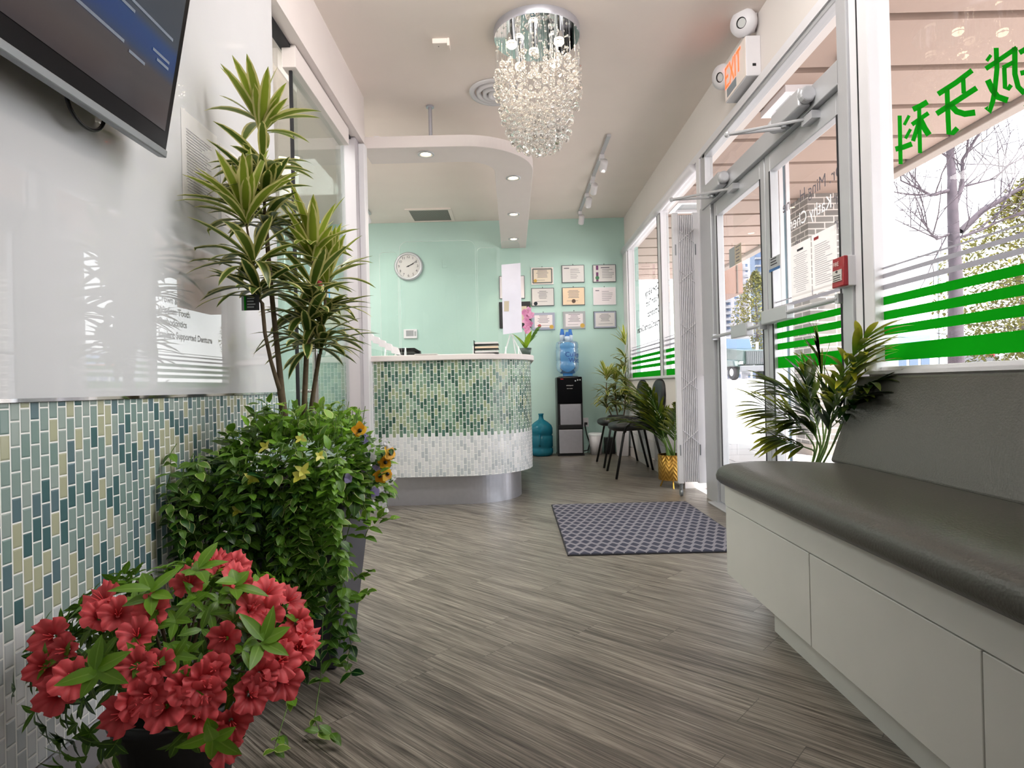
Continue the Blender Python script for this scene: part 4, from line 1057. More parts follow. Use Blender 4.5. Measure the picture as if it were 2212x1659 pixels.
L.new(cr,P.inputs['Emission Color']); P.inputs['Emission Strength'].default_value=.30; P.inputs['Base Color'].default_value=lin('#0b0b0e'); P.inputs['Roughness'].default_value=.12
M['tvpic']=m
MB().quad(TVp(1.19,.055,.0015),TVp(.022,.055,.0015),TVp(.022,.69,.0015),TVp(1.19,.69,.0015)).build('screen',M['tvpic'],tv)
M['dimcap']=mat('dim_caption','#6d7684',.5,emit='#8f98a8',es=.03)
for b,a0,a1 in ((.275,.05,.36),(.255,.20,.30),(.215,.05,.12),(.20,.05,.10),(.175,.22,.42),(.165,.14,.20)):
    MB().add([TVp(a1,b,.003),TVp(a0,b,.003),TVp(a0,b+.007,.003),TVp(a1,b+.007,.003)],[(0,1,2,3)]).build('caption_line',M['dimcap'],tv)
tvbox(0,1.22,-.008,.012,-.02,.004).build('bottom_edge',M['alu_dark'],tv,bevel=.003)
MB().box(-.095,-.045,-.25,.25,.15,.45).tube([(-.06,-.2,.3),(.03,-.2,.34)],.012).tube([(-.06,.2,.3),(.03,.2,.34)],.012).build('wall_bracket',M['black'],tv)
cb_=[]
for k in range(17):
    A=PI*k/16; cb_.append((-.055,.39-.062*math.cos(A),.035-.055*math.sin(A)))
MB().tube([(-.06,.325,.09)]+cb_+[(-.06,.455,.09)],.0045,8).build('cable',M['black'],tv,smooth=True)
# wall notices on the left panel
rr=random.Random(6)
def onleft(y0,z0,x=-.9965): return lambda a,b: Vector((x,y0+a,z0+b))
sheet('notice','white printed letter taped on the glossy wall panel beside the television','notice',onleft(1.853,1.455),.225,.285,22,rr,'letters on the wall panel')
sheet('notice','white printed sheet on the glossy wall panel, mostly behind the tall striped plant','notice',onleft(2.10,1.44),.225,.29,12,rr,'letters on the wall panel')
# ---------------- plants
M['drac']=leaf_mat('striped_dracaena_leaf','#264a1c','#93a535','#dcd592',.62,.35)
M['drac_far']=M['drac']
M['bark']=mat('woody_cane','#6b5a45',.9,noise=.35,nscale=60)
M['vine']=leaf_mat('vinca_leaf','#0f3a16','#8fc23a',None,.7,.38,vein='#7fae5a')
M['vinev']=leaf_mat('variegated_vinca_leaf','#1f5a1e','#8fb83c','#cdd58a',.84,.4)
M['azl']=leaf_mat('azalea_leaf','#163a10','#78a82c',None,.7,.35,vein='#8db548')
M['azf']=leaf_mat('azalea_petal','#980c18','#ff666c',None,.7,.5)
M['palm']=leaf_mat('palm_leaflet','#16330f','#5b7d1f',None,.7,.35,tip='#c9c23a')
M['vinestem']=mat('thin_green_stem','#5d7a35',.7)
lance=lambda a: math.sin(PI*min(1,(.08+a*.92)**1.15))**.75
ovate=lambda a: (math.sin(PI*min(1,.05+.95*a**.8)))**.9
def clampx(mb,lo=-9,hi=9):
    mb.v=[(min(hi,max(lo,p[0])),p[1],p[2]) for p in mb.v]; return mb
def crown(mb,base,top,n,L,W,rng,spread=1.0,lo=0.0,up=.12):
    """whorls of arching leaves along a shoot, upright at the tip and drooping lower down"""
    base,top=Vector(base),Vector(top); ax=(top-base).normalized()
    K=max(3,round((top-base).length/.085))
    for i in range(n+9):
        wi=i%K if i<n else K-1; f=(wi+rng.uniform(0,.55))/K+.12*(wi==K-1); f=min(1,f); p=base.lerp(top,lo+(1-lo)*f)
        az=i*2.39996+rng.uniform(-.4,.4)
        out=Vector((math.cos(az),math.sin(az),0))
        el=rng.uniform(-.15,.75)+.12*f
        if wi==K-1: el=rng.uniform(.25,1.35) if i<n else rng.uniform(.8,1.45)
        d=out*math.cos(el)+Vector((0,0,1))*(math.sin(el)+up)+ax*.1
        mb.leaf(p,d,Vector((0,0,1)) if el<1.1 else -out,L*rng.uniform(.75,1.15),W*rng.uniform(.85,1.1),
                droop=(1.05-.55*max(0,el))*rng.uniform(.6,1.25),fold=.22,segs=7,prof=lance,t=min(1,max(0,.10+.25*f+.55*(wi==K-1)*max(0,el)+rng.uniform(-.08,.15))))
rg=random.Random(21)
YP=1.98
pl=thing('planter_arrangement','tall dark planter with striped dracaena canes, trailing green vine and pansies','plant',(-.69,1.98,0))
def ab(mb,name,mt,parent=pl,**k):
    clampx(mb,-.99); return mb.build(name,mt,parent,shift=(-.69,1.98,0) if parent is pl else None,**k)
zt=.56
M['planter']=mat('charcoal_planter','#4b4b55',.55,noise=.06)
m=MB().hexa([(-.79,1.87,0),(-.565,1.87,0),(-.565,2.09,0),(-.79,2.09,0),(-.88,1.79,zt),(-.505,1.79,zt),(-.505,2.17,zt),(-.88,2.17,zt)])
ab(m,'pot',M['planter'],bevel=.006)
m=MB().box(-.885,-.50,1.785,2.175,zt,zt+.02); ab(m,'rim',M['planter'],bevel=.004)
m=MB().box(-.87,-.515,1.80,2.16,zt+.018,zt+.03); ab(m,'soil',M['soil'])
def P3(x,y,Y=YP): return PY(x,y,Y)
# canes (pixel traces on a plane through the pot) and their crowns
canes=[([(622,945,1.96),(612,880,1.96),(607,848,1.96),(604,800,1.97),(592,690,1.98),(583,600,1.99),(575,500,2.0)],[.011,.011,.012,.009,.008,.0075,.007],((573,500,2.0),(563,265,2.02)),92,.20,.035),
       ([(607,848,1.96),(600,830,1.95),(585,780,1.94),(572,720,1.93),(566,655,1.92)],[.009,.007,.006,.006,.006],((562,650,1.92),(525,450,1.90)),84,.205,.036),
       ([(655,935,2.03),(658,860,2.03),(662,760,2.04)],[.0095,.009,.008],((664,755,2.04),(678,540,2.04)),88,.20,.036),
       ([(665,930,2.08),(678,840,2.09),(690,765,2.10)],[.008,.0075,.007],((692,765,2.10),(708,585,2.12)),72,.19,.035)]
for pts,rad,(cb,ct),n,L_,W_ in canes:
    path=[P3(*q) for q in pts]+[P3(*cb)]
    cb3,ct3=P3(*cb),P3(*ct)
    c=ab(MB().tube(path+[cb3.lerp(ct3,.9)],rad+[rad[-1]*.8,rad[-1]*.5],10),'cane',M['bark'],smooth=True)
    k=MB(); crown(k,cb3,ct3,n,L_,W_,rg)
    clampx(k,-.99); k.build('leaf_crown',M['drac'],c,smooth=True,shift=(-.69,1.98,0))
# plant tag
a=P3(521,637,1.90); b=P3(560,670,1.90)
tg=ab(MB().quad((a.x,1.90,b.z),(b.x,1.90,b.z),(b.x,1.90,a.z),(a.x,1.90,a.z)),'plant_tag',mat('black_plant_tag','#1b1d20',.4))
MB().quad((a.x,1.899,b.z),(a.x+.008,1.899,b.z),(a.x+.008,1.899,a.z),(a.x,1.899,a.z)).build('grey_band',M['cardgrey'],tg,shift=(-.69,1.98,0))
MB().quad((a.x+.008,1.899,b.z),(a.x+.014,1.899,b.z),(a.x+.014,1.899,a.z),(a.x+.008,1.899,a.z)).build('green_band',M['green'],tg,shift=(-.69,1.98,0))
m=MB(); lines(m,lambda p,q:Vector((a.x+.018+p,1.8985,b.z+q)),.0,.03,.004,.04,4,rg,.004); m.build('printed_lines',M['cardgrey'],tg,shift=(-.69,1.98,0))
# vine: dome plus hanging strands
vm=MB(); vv=MB(); st=MB()
def vleaf(p,out,L_,t,var):
    d=Vector(out)+Vector((rg.uniform(-.6,.6),rg.uniform(-.6,.6),rg.uniform(-.5,.5)))
    (vv if var else vm).leaf(p,d,Vector((0,-.3,1))+Vector(out)*.4,L_,L_*rg.uniform(.5,.66),rg.uniform(.3,.9),.18,4,ovate,t=t)
cx,cy,cz=-.70,1.96,.56
for i in range(1150):
    a=rg.uniform(0,2*PI); e=math.asin(rg.uniform(-.35,1)); o=Vector((math.cos(a)*math.cos(e),math.sin(a)*math.cos(e),math.sin(e)))
    s=rg.uniform(.72,1.04)
    p=Vector((cx+o.x*.285*s,cy+o.y*.26*s,cz+o.z*.20*s))
    if p.x<-.985 : continue
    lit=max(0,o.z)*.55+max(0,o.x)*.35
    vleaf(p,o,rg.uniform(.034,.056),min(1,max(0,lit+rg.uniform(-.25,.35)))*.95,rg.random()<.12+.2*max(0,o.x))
for i in range(120):    # sprigs standing up round the canes
    p0=Vector((rg.uniform(-.80,-.52),rg.uniform(1.85,2.12),.70)); h=rg.uniform(.02,.13)
    st.tube([p0,p0+Vector((rg.uniform(-.03,.03),0,h))],.0012,4,cap=False)
    for k in range(3): vleaf(p0+Vector((rg.uniform(-.02,.02),rg.uniform(-.02,.02),h*rg.uniform(.4,1))),(rg.uniform(-1,1),rg.uniform(-1,.3),.8),rg.uniform(.028,.042),rg.uniform(.45,1),rg.random()<.5)
for i in range(66):     # trailing strands, front and right side
    u=rg.random()
    if u<.72: p=Vector((rg.uniform(-.97,-.50),rg.uniform(1.74,1.80),rg.uniform(.58,.72))); o=Vector((rg.uniform(-.15,.15),-1,0))
    elif u<.79: p=Vector((rg.uniform(-.50,-.455),rg.uniform(1.78,1.98),rg.uniform(.56,.68))); o=Vector((1,-.3,0))
    else: p=Vector((rg.uniform(-.975,-.90),rg.uniform(1.75,2.1),rg.uniform(.56,.68))); o=Vector((-.4,-.8,0))
    ln=rg.uniform(.30,.62) if u<.72 else rg.uniform(.12,.4) if u<.79 else rg.uniform(.2,.45)
    if u<.72 and p.x<-.86: ln*=.75
    path=[p.copy()]; q=p.copy(); n=int(ln/.028)
    for k in range(n):
        f=k/n
        inw=.32 if q.z<.5 else 0
        q=q+Vector((rg.uniform(-.012,.012)-(o.x>.5)*inw*.028*.35,o.y*.028*(1-f)*.35*(u<.72)*(1 if f<.35 else -.25)+rg.uniform(-.006,.006),-.027))
        q.x=max(q.x,-.98)
        if q.z<.02: break
        path.append(q.copy())
        for sgn in (1,-1):
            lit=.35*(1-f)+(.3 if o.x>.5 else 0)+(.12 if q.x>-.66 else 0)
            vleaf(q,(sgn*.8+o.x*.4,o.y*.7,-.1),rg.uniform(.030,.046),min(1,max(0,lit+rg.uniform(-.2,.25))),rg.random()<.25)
    st.tube(path,.0012,4,cap=False)
for pts in ([(-.56,1.74,.22),(-.545,1.66,.07),(-.53,1.56,.02),(-.50,1.50,.018),(-.46,1.47,.03)],[(-.60,1.72,.20),(-.60,1.58,.06),(-.585,1.46,.03),(-.57,1.40,.035)],[(-.50,1.78,.5),(-.45,1.80,.47),(-.415,1.82,.475),(-.38,1.82,.47)],[(-.51,1.79,.36),(-.47,1.79,.31),(-.44,1.80,.32)],[(-.53,1.78,.27),(-.49,1.76,.24),(-.46,1.76,.25),(-.44,1.76,.27)]):
    st.tube(pts,.0013,4,cap=False)
    for q in pts[1:]:
        for s in (1,-1,1): vleaf(q,(s*.6,-.5,.3),rg.uniform(.03,.042),rg.uniform(.2,.75),rg.random()<.5)
# pale sprig standing at the left
for (x,y,Y) in ((500,935,1.86),(520,960,1.86),(535,940,1.88),(570,880,1.93),(560,905,1.92),(600,895,1.95),(590,900,1.93),(455,990,1.80),(440,1015,1.8),(500,985,1.84)):
    for k in range(5): vleaf(P3(x+rg.uniform(-14,14),y+rg.uniform(-14,14),Y),(rg.uniform(-1,.6),-.8,.5),rg.uniform(.034,.05),rg.uniform(.2,.7),rg.random()<.4)
    st.tube([P3(x,y,Y),P3(x+rg.uniform(10,40),y+90,Y)],.0013,4,cap=False)
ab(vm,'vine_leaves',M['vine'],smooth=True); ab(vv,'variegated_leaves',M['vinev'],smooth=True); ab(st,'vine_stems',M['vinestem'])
# pansies and small flowers
M['pansy']=leaf_mat('yellow_pansy_petal','#e39a12','#f7c62a'); M['pale_yellow']=leaf_mat('pale_yellow_leaf','#c9c73a','#e6df7a'); M['lilac']=leaf_mat('lilac_petal','#8d7fc4','#c9bce6'); M['whitef']=leaf_mat('white_petal','#e7e6ea','#ffffff')
def flower(p,r,mt,n=5,face=(0,-1,.2),name='flower',centre=None,wf=1.15):
    m=MB(); f=Vector(face).normalized(); u=f.orthogonal().normalized(); w=f.cross(u)
    for k in range(n):
        A=2*PI*k/n+.3; d=u*math.cos(A)+w*math.sin(A)
        m.leaf(Vector(p),d+f*rg.uniform(.2,.9 if wf<1 else .4),f,r*rg.uniform(.7,1.15),r*wf,.35,.1,4,lambda a: math.sin(PI*min(1,.1+.88*a**.6))**.6 if wf>1 else ovate(a),t=rg.random())
    o=ab(m,name,M[mt],smooth=True)
    if centre: MB().ball(Vector(p)+f*.004,r*.25,8,6,(1,1,1)).build('flower_centre',M[centre],o,smooth=True,shift=(-.69,1.98,0))
    return o
for (x,y,Y,r,fc) in ((777,930,1.86,.026,(.6,-1,.1)),(842,980,1.84,.026,(.9,-.6,.2)),(832,998,1.84,.024,(.5,-1,-.2)),(820,1028,1.83,.024,(.5,-1,0)),(836,1024,1.83,.022,(.8,-.8,.2))):
    flower(P3(x,y,Y),r,'pansy',5,fc,'pansy_flower','black')
for (x,y,Y,r) in ((648,1028,1.70,.034),(655,1018,1.71,.028),(650,948,1.75,.022),(545,1035,1.70,.026),(515,1102,1.70,.026),(575,965,1.74,.026),(690,985,1.72,.02)):
    flower(P3(x,y,Y),r,'pale_yellow',4,(rg.uniform(-.7,.7),-1,.6),'yellow_leaf_tuft',None,.55)
for (x,y,Y) in ((790,948,1.85),(816,1010,1.84),(752,1034,1.78),(810,1062,1.82)): flower(P3(x,y,Y),.016,'lilac',5,(.3,-1,.2),'lilac_flower')
for i in range(26):
    x,y=rg.choice([(845,1028),(838,1050),(815,1055),(806,1072),(828,1095),(838,1105),(800,985),(805,965),(836,965)])
    flower(P3(x+rg.uniform(-9,9),y+rg.uniform(-9,9),1.83),.010,'whitef',4,(rg.uniform(-.3,.8),-1,.3),'white_flower')
dk=MB()
for i in range(130):
    x=rg.uniform(745,845); y=rg.uniform(925,1045)+ (x-745)*.25
    dk.leaf(P3(x,y,1.86+rg.uniform(-.04,.05)),(rg.uniform(-.6,1),-.6,rg.uniform(-.4,.7)),(0,-.5,1),rg.uniform(.02,.036),.016,.5,.15,4,ovate,t=rg.uniform(0,.5))
ab(dk,'pansy_leaves',M['vine'],smooth=True)
MB()

# azalea
az=thing('potted_azalea','red flowering azalea in a black pot in the left foreground','plant',(-.68,1.2,0))
def aa(mb,name,mt,parent=az,**k): clampx(mb,-.985); return mb.build(name,mt,parent,shift=(-.68,1.2,0),**k)
aa(MB().lathe([(.001,0),(.085,0),(.112,.235),(.118,.24),(.118,.26),(.108,.26),(.104,.24),(.001,.225)],(-.68,1.2,0),40,cap=False),'pot',M['black'],smooth=True)
aa(MB().lathe([(.001,.245),(.105,.235)],(-.68,1.2,0),24,cap=False),'soil',M['soil'])
EC=Vector((-.675,1.20,.335)); ER=Vector((.275,.235,.19))
def hitE(x,y,sc=1.0):
    a,b=ray(x,y); d=Vector((a,1,b)); o=Vector((0,0,H))
    oe=Vector(((o-EC)[i]/(ER[i]*sc) for i in range(3))); de=Vector((d[i]/(ER[i]*sc) for i in range(3)))
    A=de.dot(de); B=2*oe.dot(de); Cc=oe.dot(oe)-1; D=B*B-4*A*Cc
    if D<0:
        tt=-B/(2*A)
    else: tt=(-B-math.sqrt(D))/(2*A)
    p=o+d*tt; n=Vector(((p-EC)[i]/ER[i]**2 for i in range(3))).normalized(); return p,n
ra=random.Random(4)
lm=MB(); tw=MB()
for i in range(70):
    e=Vector((ra.gauss(0,1),ra.gauss(0,1),abs(ra.gauss(0,1))+.1)).normalized()
    tw.tube([(-.68,1.2,.24),EC+Vector((e.x*ER.x*.5,e.y*ER.y*.5,e.z*ER.z*.3)),EC+Vector((e.x*ER.x*.9,e.y*ER.y*.9,e.z*ER.z*.9))],[.004,.0025,.0015],5,cap=False)
aa(tw,'branches',M['bark'])
for i in range(330):    # whorls of leaves
    e=Vector((ra.gauss(0,1),ra.gauss(0,1),ra.gauss(.35,.9))).normalized()
    if e.z<-.55: continue
    s=ra.uniform(.72,1.0); p=EC+Vector((e.x*ER.x*s,e.y*ER.y*s,e.z*ER.z*s))
    if p.x<-.985: p.x=-.985
    u=e.orthogonal().normalized(); w=e.cross(u); n=ra.randint(3,6); ph=ra.uniform(0,6)
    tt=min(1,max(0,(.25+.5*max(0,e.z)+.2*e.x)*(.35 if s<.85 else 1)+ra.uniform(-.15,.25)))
    for k in range(n):
        A=ph+2*PI*k/n; d=u*math.cos(A)+w*math.sin(A)+e*ra.uniform(.2,.8)
        lm.leaf(p,d,e,ra.uniform(.024,.043),ra.uniform(.011,.017),ra.uniform(.2,.7),.2,4,ovate,t=tt)
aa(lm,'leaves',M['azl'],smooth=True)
for (x,y) in ((222,1448),(560,1390),(460,1580),(505,1275),(330,1290),(430,1245)):
    p,n=hitE(x,y,1.08); m=MB(); u=n.orthogonal().normalized(); w=n.cross(u); ph=ra.uniform(0,6)
    for k in range(6):
        A=ph+2*PI*k/5.5+ra.uniform(-.35,.35); m.leaf(p+n*.004*k,u*math.cos(A)+w*math.sin(A)+n*ra.uniform(.15,.9),n,ra.uniform(.032,.066),.023,.4,.2,5,ovate,t=ra.uniform(.65,1))
    aa(m,'leaf_whorl',M['azl'],smooth=True)
def azflower(p,n,r):
    m=MB(); u=n.orthogonal().normalized(); w=n.cross(u); ph=ra.uniform(0,6); t0=ra.uniform(.5,1.0)
    S=45; rings=[(.10,-.40),(.30,-.14),(.58,.04),(.82,.10),(1.0,.06)]
    V=[];T=[]
    for j,(rad,hh) in enumerate(rings):
        for k in range(S):
            A=2*PI*k/S; lobe=.62+.38*abs(math.cos(2.5*A))**.45; ruf=(.15*math.sin(11*A+ph)+.12*math.sin(17*A+2*ph))*(j/4)**2
            rr_=r*rad*(1-(1-lobe)*(j/4)); q=p+(u*math.cos(A+ph)+w*math.sin(A+ph))*rr_+n*r*(hh+ruf+.35)
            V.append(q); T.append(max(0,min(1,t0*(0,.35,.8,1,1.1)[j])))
    Fc=[(j*S+k,j*S+(k+1)%S,(j+1)*S+(k+1)%S,(j+1)*S+k) for j in range(4) for k in range(S)]
    m.add(V,Fc,[[(.5,.5)]*4]*len(Fc),t=T)
    for k in range(4):
        d=n+(u*math.cos(k*1.6)+w*math.sin(k*1.6))*.25; m.tube([p,p+d*r*.75],.0009,4,t=[.95]*8)
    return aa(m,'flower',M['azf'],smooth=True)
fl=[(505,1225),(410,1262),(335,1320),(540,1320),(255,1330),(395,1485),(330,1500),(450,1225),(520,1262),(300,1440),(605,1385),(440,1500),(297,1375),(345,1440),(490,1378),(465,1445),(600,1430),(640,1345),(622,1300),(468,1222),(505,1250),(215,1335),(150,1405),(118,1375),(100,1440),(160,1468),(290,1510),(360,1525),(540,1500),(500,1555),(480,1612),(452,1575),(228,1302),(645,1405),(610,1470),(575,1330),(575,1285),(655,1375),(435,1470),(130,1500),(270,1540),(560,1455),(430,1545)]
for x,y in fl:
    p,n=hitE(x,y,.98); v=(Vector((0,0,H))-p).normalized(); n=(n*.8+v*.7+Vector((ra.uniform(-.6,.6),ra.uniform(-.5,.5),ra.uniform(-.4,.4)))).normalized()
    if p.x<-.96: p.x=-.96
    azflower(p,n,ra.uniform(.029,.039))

# palms
def frond(mb,ms,base,az,el,L_,arch,nl,ll,lw,rng,t0=.3,twist=0):
    d=Vector((math.cos(az)*math.cos(el),math.sin(az)*math.cos(el),math.sin(el))); side=Vector((-math.sin(az),math.cos(az),0))
    p=Vector(base); path=[p.copy()]; N_=14
    for i in range(N_):
        q=Quaternion(side,arch/N_); d=q@d; p=p+d*(L_/N_); path.append(p.copy())
        f=(i+1)/N_
        if f>.28:
            k=nl/ (N_*.72)
            for j in range(int(round(k))):
                up=side.cross(d)
                for s in (1,-1):
                    ang=rng.uniform(.55,.85)*(1-.45*f)
                    dd=d*math.cos(ang)+side*s*math.sin(ang)+up*rng.uniform(.0,.25)*-1
                    ln=ll*math.sin(PI*min(1,.25+f*.68))*rng.uniform(.85,1.1)
                    mb.leaf(path[-1]-d*(L_/N_)*j/max(1,k),dd,-up if up.z<0 else up,ln,lw,rng.uniform(.3,.8),.2,5,lance,t=min(1,max(0,t0+rng.uniform(-.15,.15))))
    ms.tube(path,[.006*(1-.75*i/N_) for i in range(N_+1)],6,cap=False)
def palm(name,label,loc,fr,potfn,zb_,rng):
    t=thing(name,label,'plant',loc)
    potfn(t)
    lm=MB(); sm=MB()
    for (az,el,L_,arch,t0,ll) in fr:
        b=Vector((rng.uniform(-.03,.03),rng.uniform(-.03,.03),zb_))
        frond(lm,sm,b,math.radians(az),math.radians(el),L_,arch,20,ll,.021,rng,t0)
    clampx(lm,hi=1.43-loc[0] if loc[1]<3 else 1.352-loc[0])
    lm.v=[(x,max(y,4.61-loc[1]) if x>-.08 else y,z) for x,y,z in lm.v]
    lm.build('fronds',M['palm'],t,smooth=True); sm.build('stalks',M['vinestem'],t)
    return t
def whitepot(r,h): 
    def f(t):
        MB().lathe([(.001,0),(r*.75,0),(r,h),(r*.93,h),(r*.9,h*.9),(.001,h*.9)],n=32,cap=False).build('pot',M['frame'],t,smooth=True)
        MB().lathe([(.001,h*.91),(r*.9,h*.9)],n=20,cap=False).build('soil',M['soil'],t)
    return f
rp=random.Random(12)
def traced(mb,ms,pts,ll,lw,rng,t0,start=.3,nl=16):
    """frond along a traced midrib: list of (point) ; leaflets fan off both sides toward the tip"""
    P_=[]; 
    for i in range(len(pts)-1):
        for k in range(6): P_.append(pts[i].lerp(pts[i+1],k/6))
    P_.append(pts[-1]); n=len(P_)
    for _ in range(3): P_=[P_[0]]+[(P_[i-1]+P_[i]*2+P_[i+1])/4 for i in range(1,n-1)]+[P_[-1]]
    ms.tube(P_,[.005*(1-.75*i/(n-1)) for i in range(n)],6,cap=False)
    for j in range(nl):
        f=start+(1-start)*j/(nl-1); i=min(n-2,int(f*(n-1))); p=P_[i].lerp(P_[i+1],f*(n-1)-i); d=(P_[i+1]-P_[i]).normalized()
        lat=d.cross(Vector((0,1,0))).normalized()
        for s_ in (1,-1):
            q=(lat*s_*math.cos(.5)+Vector((0,-1,0))*math.sin(rng.uniform(-.4,.9)))
            ang=rng.uniform(.35,.75)*(1.1-.55*f)
            dd=d*math.cos(ang)+q.normalized()*math.sin(ang)
            mb.leaf(p,dd,Vector((0,-.25,1)),ll*(.65+.35*math.sin(PI*min(1,.2+.7*(f-start)/(1-start))))*rng.uniform(.8,1.1),lw,rng.uniform(.25,.8),.2,6,lance,t=min(1,max(0,t0+rng.uniform(-.15,.15))))
t=thing('potted_palm','potted palm with yellow-tipped fronds standing beyond the end of the grey bench','plant',(1.24,2.72,0))
whitepot(.13,.28)(t)
lm=MB(); sm=MB(); o_=Vector((1.24,2.72,0)); root=Vector((0,0,.25))
for pts,ll,t0 in (([(1788,960,2.70),(1800,880,2.60),(1822,800,2.42),(1866,735,2.26)],.26,1.0),
                  ([(1780,960,2.72),(1790,870,2.74),(1778,790,2.76),(1792,740,2.78)],.17,.2),
                  ([(1785,960,2.68),(1800,880,2.58),(1830,820,2.42),(1856,772,2.28)],.24,.85),
                  ([(1770,960,2.72),(1748,900,2.76),(1715,855,2.80),(1672,832,2.84)],.17,.25),
                  ([(1765,970,2.72),(1735,930,2.72),(1700,900,2.72),(1655,880,2.72)],.21,.45),
                  ([(1800,960,2.66),(1830,890,2.5),(1858,850,2.36),(1876,830,2.28)],.19,.05),
                  ([(1795,970,2.62),(1815,915,2.48),(1840,875,2.36),(1858,860,2.3)],.19,.0),
                  ([(1765,975,2.70),(1735,965,2.66),(1700,950,2.64),(1672,942,2.62)],.15,.5),
                  ([(1775,970,2.72),(1765,920,2.74),(1750,870,2.78),(1740,820,2.80)],.17,.1),
                  ([(1785,970,2.70),(1790,930,2.66),(1792,890,2.62),(1800,850,2.6)],.17,.05),
                  ([(1775,975,2.70),(1760,940,2.66),(1735,915,2.62),(1715,905,2.60)],.16,.1),
                  ([(1780,965,2.74),(1775,900,2.80),(1760,850,2.86),(1755,800,2.9)],.16,.3)):
    traced(lm,sm,[root]+[PY(*q)-o_ for q in pts],ll*1.1,.025,rp,t0,.5,13)
clampx(lm,hi=1.40-1.24)
lm.v=[(x,max(y,-.30) if z<.5 else y,max(z,.60) if y<-.3 else z) for x,y,z in lm.v]
lm.build('fronds',M['palm'],t,smooth=True); sm.build('stalks',M['vinestem'],t)
def goldpot(t):
    m,nt,N,L,P=newmat('gold_chevron_pot'); P.inputs['Base Color'].default_value=lin('#c08f3c'); P.inputs['Metallic'].default_value=.7; P.inputs['Roughness'].default_value=.35
    tc=N.new('ShaderNodeTexCoord'); sp=N.new('ShaderNodeSeparateXYZ'); L.new(tc.outputs['UV'],sp.inputs[0])
    z=math_node(N,L,'ADD',math_node(N,L,'MULTIPLY',sp.outputs[1],16),math_node(N,L,'MULTIPLY',math_node(N,L,'PINGPONG',math_node(N,L,'MULTIPLY',sp.outputs[0],22),1),1.2))
    w=math_node(N,L,'PINGPONG',z,.5); b=N.new('ShaderNodeBump'); b.inputs['Distance'].default_value=.006; b.inputs['Strength'].default_value=.8; L.new(w,b.inputs['Height']); L.new(b.outputs[0],P.inputs['Normal'])
    c=mixc(N,L,w,'#8a6424','#d6a850'); L.new(c,P.inputs['Base Color'])
    MB().lathe([(.105,.065),(.108,.07),(.108,.27),(.100,.27)],n=40,cap=False).build('pot',m,t,smooth=True)
    MB().lathe([(.001,.066),(.105,.065)],n=24,cap=False).build('pot_base',M['gold'],t)
    MB().lathe([(.001,.25),(.101,.25)],n=20,cap=False).build('soil',M['soil'],t)
    for k in range(3):
        A=2*PI*k/3+.4; MB().tube([(.07*math.cos(A),.07*math.sin(A),.07),(.10*math.cos(A),.10*math.sin(A),0)],.006,8).build('leg',M['gold'],t)
palm('potted_palm','dark green palm in a gold chevron pot on legs, behind the folding gate',(1.285,4.98,0),
   [(185,66,.66,1.1,.15,.24),(200,74,.70,.7,.1,.24),(165,72,.74,.9,.2,.24),(230,78,.72,.6,.2,.24),(150,78,.82,.8,.65,.22),(175,82,.84,.7,.5,.24),(260,74,.62,.8,.3,.22),(120,74,.66,.9,.1,.22)],
   goldpot,.24,rp)
# dracaena in the far corner
t=thing('potted_dracaena','striped dracaena in a tall white square pot in the far corner','plant',(1.285,7.22,0))
MB().hexa([(-.06,-.06,0),(.06,-.06,0),(.06,.06,0),(-.06,.06,0),(-.072,-.072,.33),(.072,-.072,.33),(.072,.072,.33),(-.072,.072,.33)]).build('pot',M['frame'],t,bevel=.006)
MB().box(-.066,.066,-.066,.066,.322,.334).build('soil',M['soil'],t)
for (x,y0,y1,n,L_) in ((1309,872,815,52,.22),(1329,870,818,46,.20),(1350,880,745,90,.24)):
    b=PY(x,y0,7.2)-Vector((1.285,7.22,0)); tp=PY(x+1,y1,7.2)-Vector((1.285,7.22,0))
    c=MB().tube([(0+b.x*.25,0,.32),(b.x*.7,b.y*.6,.5),b,b.lerp(tp,.8)],[.009,.008,.008,.005],8).build('cane',M['bark'],t,smooth=True)
    k=MB(); crown(k,b-Vector((0,0,.05)),tp,n,L_,.042,rp); clampx(k,hi=.07); k.build('leaf_crown',M['drac'],c,smooth=True)
# ---------------- outdoors
def gz(r): return 0 if r<11 else (min(1,(r-11)/18)**1*.86+max(0,min(1,(r-29)/60))*.25)
m,nt,N,L,P=newmat('pale_plaza_paving')
tc=N.new('ShaderNodeTexCoord'); br=N.new('ShaderNodeTexBrick'); br.inputs['Scale'].default_value=1; br.inputs['Mortar Size'].default_value=.012; br.inputs['Brick Width'].default_value=1.2; br.inputs['Row Height'].default_value=.6
br.inputs['Color1'].default_value=lin('#b3aba9'); br.inputs['Color2'].default_value=lin('#beb6b4'); br.inputs['Mortar'].default_value=lin('#7d7675')
L.new(tc.outputs['Object'],br.inputs['Vector']); L.new(br.outputs[0],P.inputs['Base Color']); P.inputs['Roughness'].default_value=.8; M['paving']=m
V=[];Fc=[]; rs=[0,4,8,11,14,17,20,23,26,29,35,45,60,90,150,300,700]; na=48
for r in rs:
    for k in range(na+1):
        A=-PI*.5+PI*1.25*k/na; V.append((1.59+r*math.cos(A),1+r*math.sin(A) if r else 1,gz(r)-.02))
for i in range(len(rs)-1):
    for k in range(na): Fc.append((i*(na+1)+k,i*(na+1)+k+1,(i+1)*(na+1)+k+1,(i+1)*(na+1)+k))
V=[(max(1.55,x),y,z) if y<9 else (x,y,z) for x,y,z in V]
o=MB().add(V,[tuple(reversed(f)) for f in Fc]).build('plaza_ground',M['paving']); o['kind']='structure'
